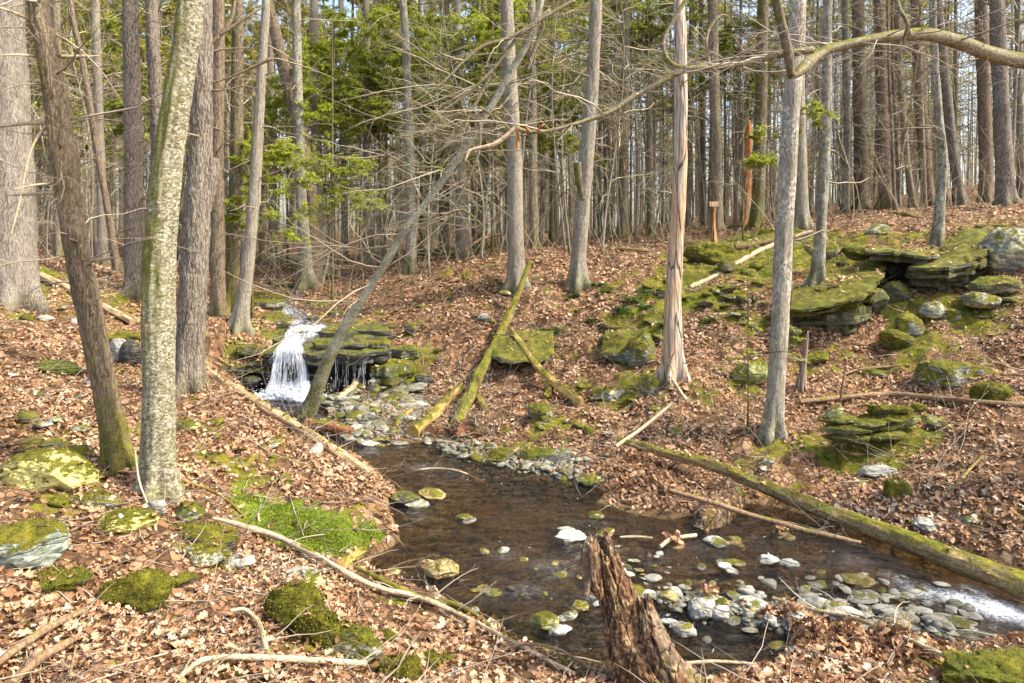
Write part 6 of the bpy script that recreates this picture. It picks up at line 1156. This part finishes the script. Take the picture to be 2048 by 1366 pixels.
# moss carpet: short green shoots on the mossy slope and cushions
mb = MB(); 
for px, py, rr, st, br in MP:
    if br < .5: continue
    q = at(px, py); n = int(9000 * rr); x = q[0] + rng.normal(size=n) * rr * .62; y = q[1] + rng.normal(size=n) * rr * .62; k = (sdist(x, y) > .02) & (gval(mossa, x, y) > .5); x, y = x[k], y[k]; n = len(x)
    leaflets(mb, np.column_stack([x, y, gz(x, y) - .004]), np.column_stack([rng.normal(size=n) * .5, rng.normal(size=n) * .5, np.ones(n)]), rng.uniform(.008, .024, n), rng.uniform(.003, .007, n), rng)
tag(mb.build('moss', M['moss_green'], smooth=False), kind='stuff')
bm = bmesh.new(); bmesh.ops.create_icosphere(bm, subdivisions=1, radius=1.); IV = np.array([v.co[:] for v in bm.verts]); IF = np.array([[v.index for v in f.verts] for f in bm.faces]); bm.free()
def pebbles(cen, n, sp, smin, smax, mk, nm):
    c = np.array([at(a, bb, True)[:2] for a, bb in cen]); ix = rng.randint(len(c), size=n); q = c[ix] + rng.normal(size=(n, 2)) * sp; z = gz(q[:, 0], q[:, 1]); s_ = rng.uniform(smin, smax, n) * rng.rand(n) ** .7; s_ = np.maximum(s_, smin)
    th = rng.uniform(0, 6.28, n); W = IV[None] * (1 + .25 * rng.normal(size=(n, len(IV), 1))) * np.array([1, .7, .42]) * s_[:, None, None]; W = np.stack([W[..., 0] * np.cos(th)[:, None] - W[..., 1] * np.sin(th)[:, None], W[..., 0] * np.sin(th)[:, None] + W[..., 1] * np.cos(th)[:, None], W[..., 2]], -1) + np.column_stack([q, z + s_ * .2])[:, None]
    m_ = MB(); m_.add(W.reshape(-1, 3), [(IF[None] + np.arange(n)[:, None, None] * len(IV)).reshape(-1, 3)]); tag(m_.build(nm, M[mk], None, (0, 0, 0), True), kind='stuff')
pebbles([(1380,1200),(1440,1215),(1500,1225),(1560,1225),(1620,1220),(1680,1235),(1760,1245),(1820,1250),(1880,1255),(1280,1190),(1150,1235)], 5200, (.30, .17), .014, .075, 'rk_pale', 'gravel')
pebbles([(700,800),(740,820),(790,800),(700,850),(760,860),(820,830),(900,905),(980,925),(1080,935),(1140,945)], 2600, (.3, .22), .025, .10, 'rk_grey', 'stream_gravel')
x0 = []; 
mb = MB(); n = 5200; q = WP[rng.randint(len(WP), size=n)]; x = rng.uniform(-5.5, 5.5, n); y = rng.uniform(4.8, 13, n); k = sdist(x, y) < -.05; x, y = x[k], y[k]; n = len(x); s_ = rng.uniform(.02, .13, n) * rng.uniform(.5, 1, n); W = IV[None] * (1 + .2 * rng.normal(size=(n, len(IV), 1))) * np.array([1, .8, .35]) * s_[:, None, None] + np.column_stack([x, y, gz(x, y) + .005])[:, None]; mb.add(W.reshape(-1, 3), [(IF[None] + np.arange(n)[:, None, None] * len(IV)).reshape(-1, 3)]); tag(mb.build('creekbed_gravel', M['rk_tan']), kind='stuff')
# ---------------------------------------------------------------- camera, sun, sky
cam = bpy.data.cameras.new('camera'); co = bpy.data.objects.new('camera', cam); COL.objects.link(co); co.location = (0, 0, CZ); co.rotation_euler = (math.pi / 2, 0, 0)
cam.sensor_width = 36; cam.lens = F / 2048 * 36; cam.shift_y = -(683 - HY) / 2048; cam.clip_start = .05; cam.clip_end = 1000; C.camera = co
to = unit(np.array([.62, -.14, .77])); el = math.asin(to[2]); azm = math.atan2(to[0], to[1])
sun = bpy.data.lights.new('sun', 'SUN'); sun.energy = SUN_E; sun.angle = math.radians(2.5); sun.color = (1, .92, .78); so = bpy.data.objects.new('sun', sun); COL.objects.link(so)
import mathutils
so.rotation_euler = mathutils.Vector(to).to_track_quat('Z', 'Y').to_euler()
w = bpy.data.worlds.new('World'); C.world = w; w.use_nodes = True; nt = w.node_tree; sky = nt.nodes.new('ShaderNodeTexSky'); sky.sky_type = 'NISHITA'; sky.sun_disc = False; sky.sun_elevation = el; sky.sun_rotation = azm; sky.air_density = 1.; sky.dust_density = 4.; sky.ozone_density = .3
bg = nt.nodes['Background']; nt.links.new(sky.outputs[0], bg.inputs[0]); bg.inputs[1].default_value = SKY_E
C.view_settings.view_transform = 'Standard'; C.view_settings.look = 'None'; C.view_settings.exposure = EXPO; C.view_settings.gamma = 1
C.cycles.max_bounces = 8; C.cycles.transparent_max_bounces = 12; C.cycles.diffuse_bounces = 4; C.cycles.glossy_bounces = 3; C.cycles.use_denoising = True; C.cycles.caustics_reflective = False; C.cycles.caustics_refractive = False
C.render.film_transparent = False
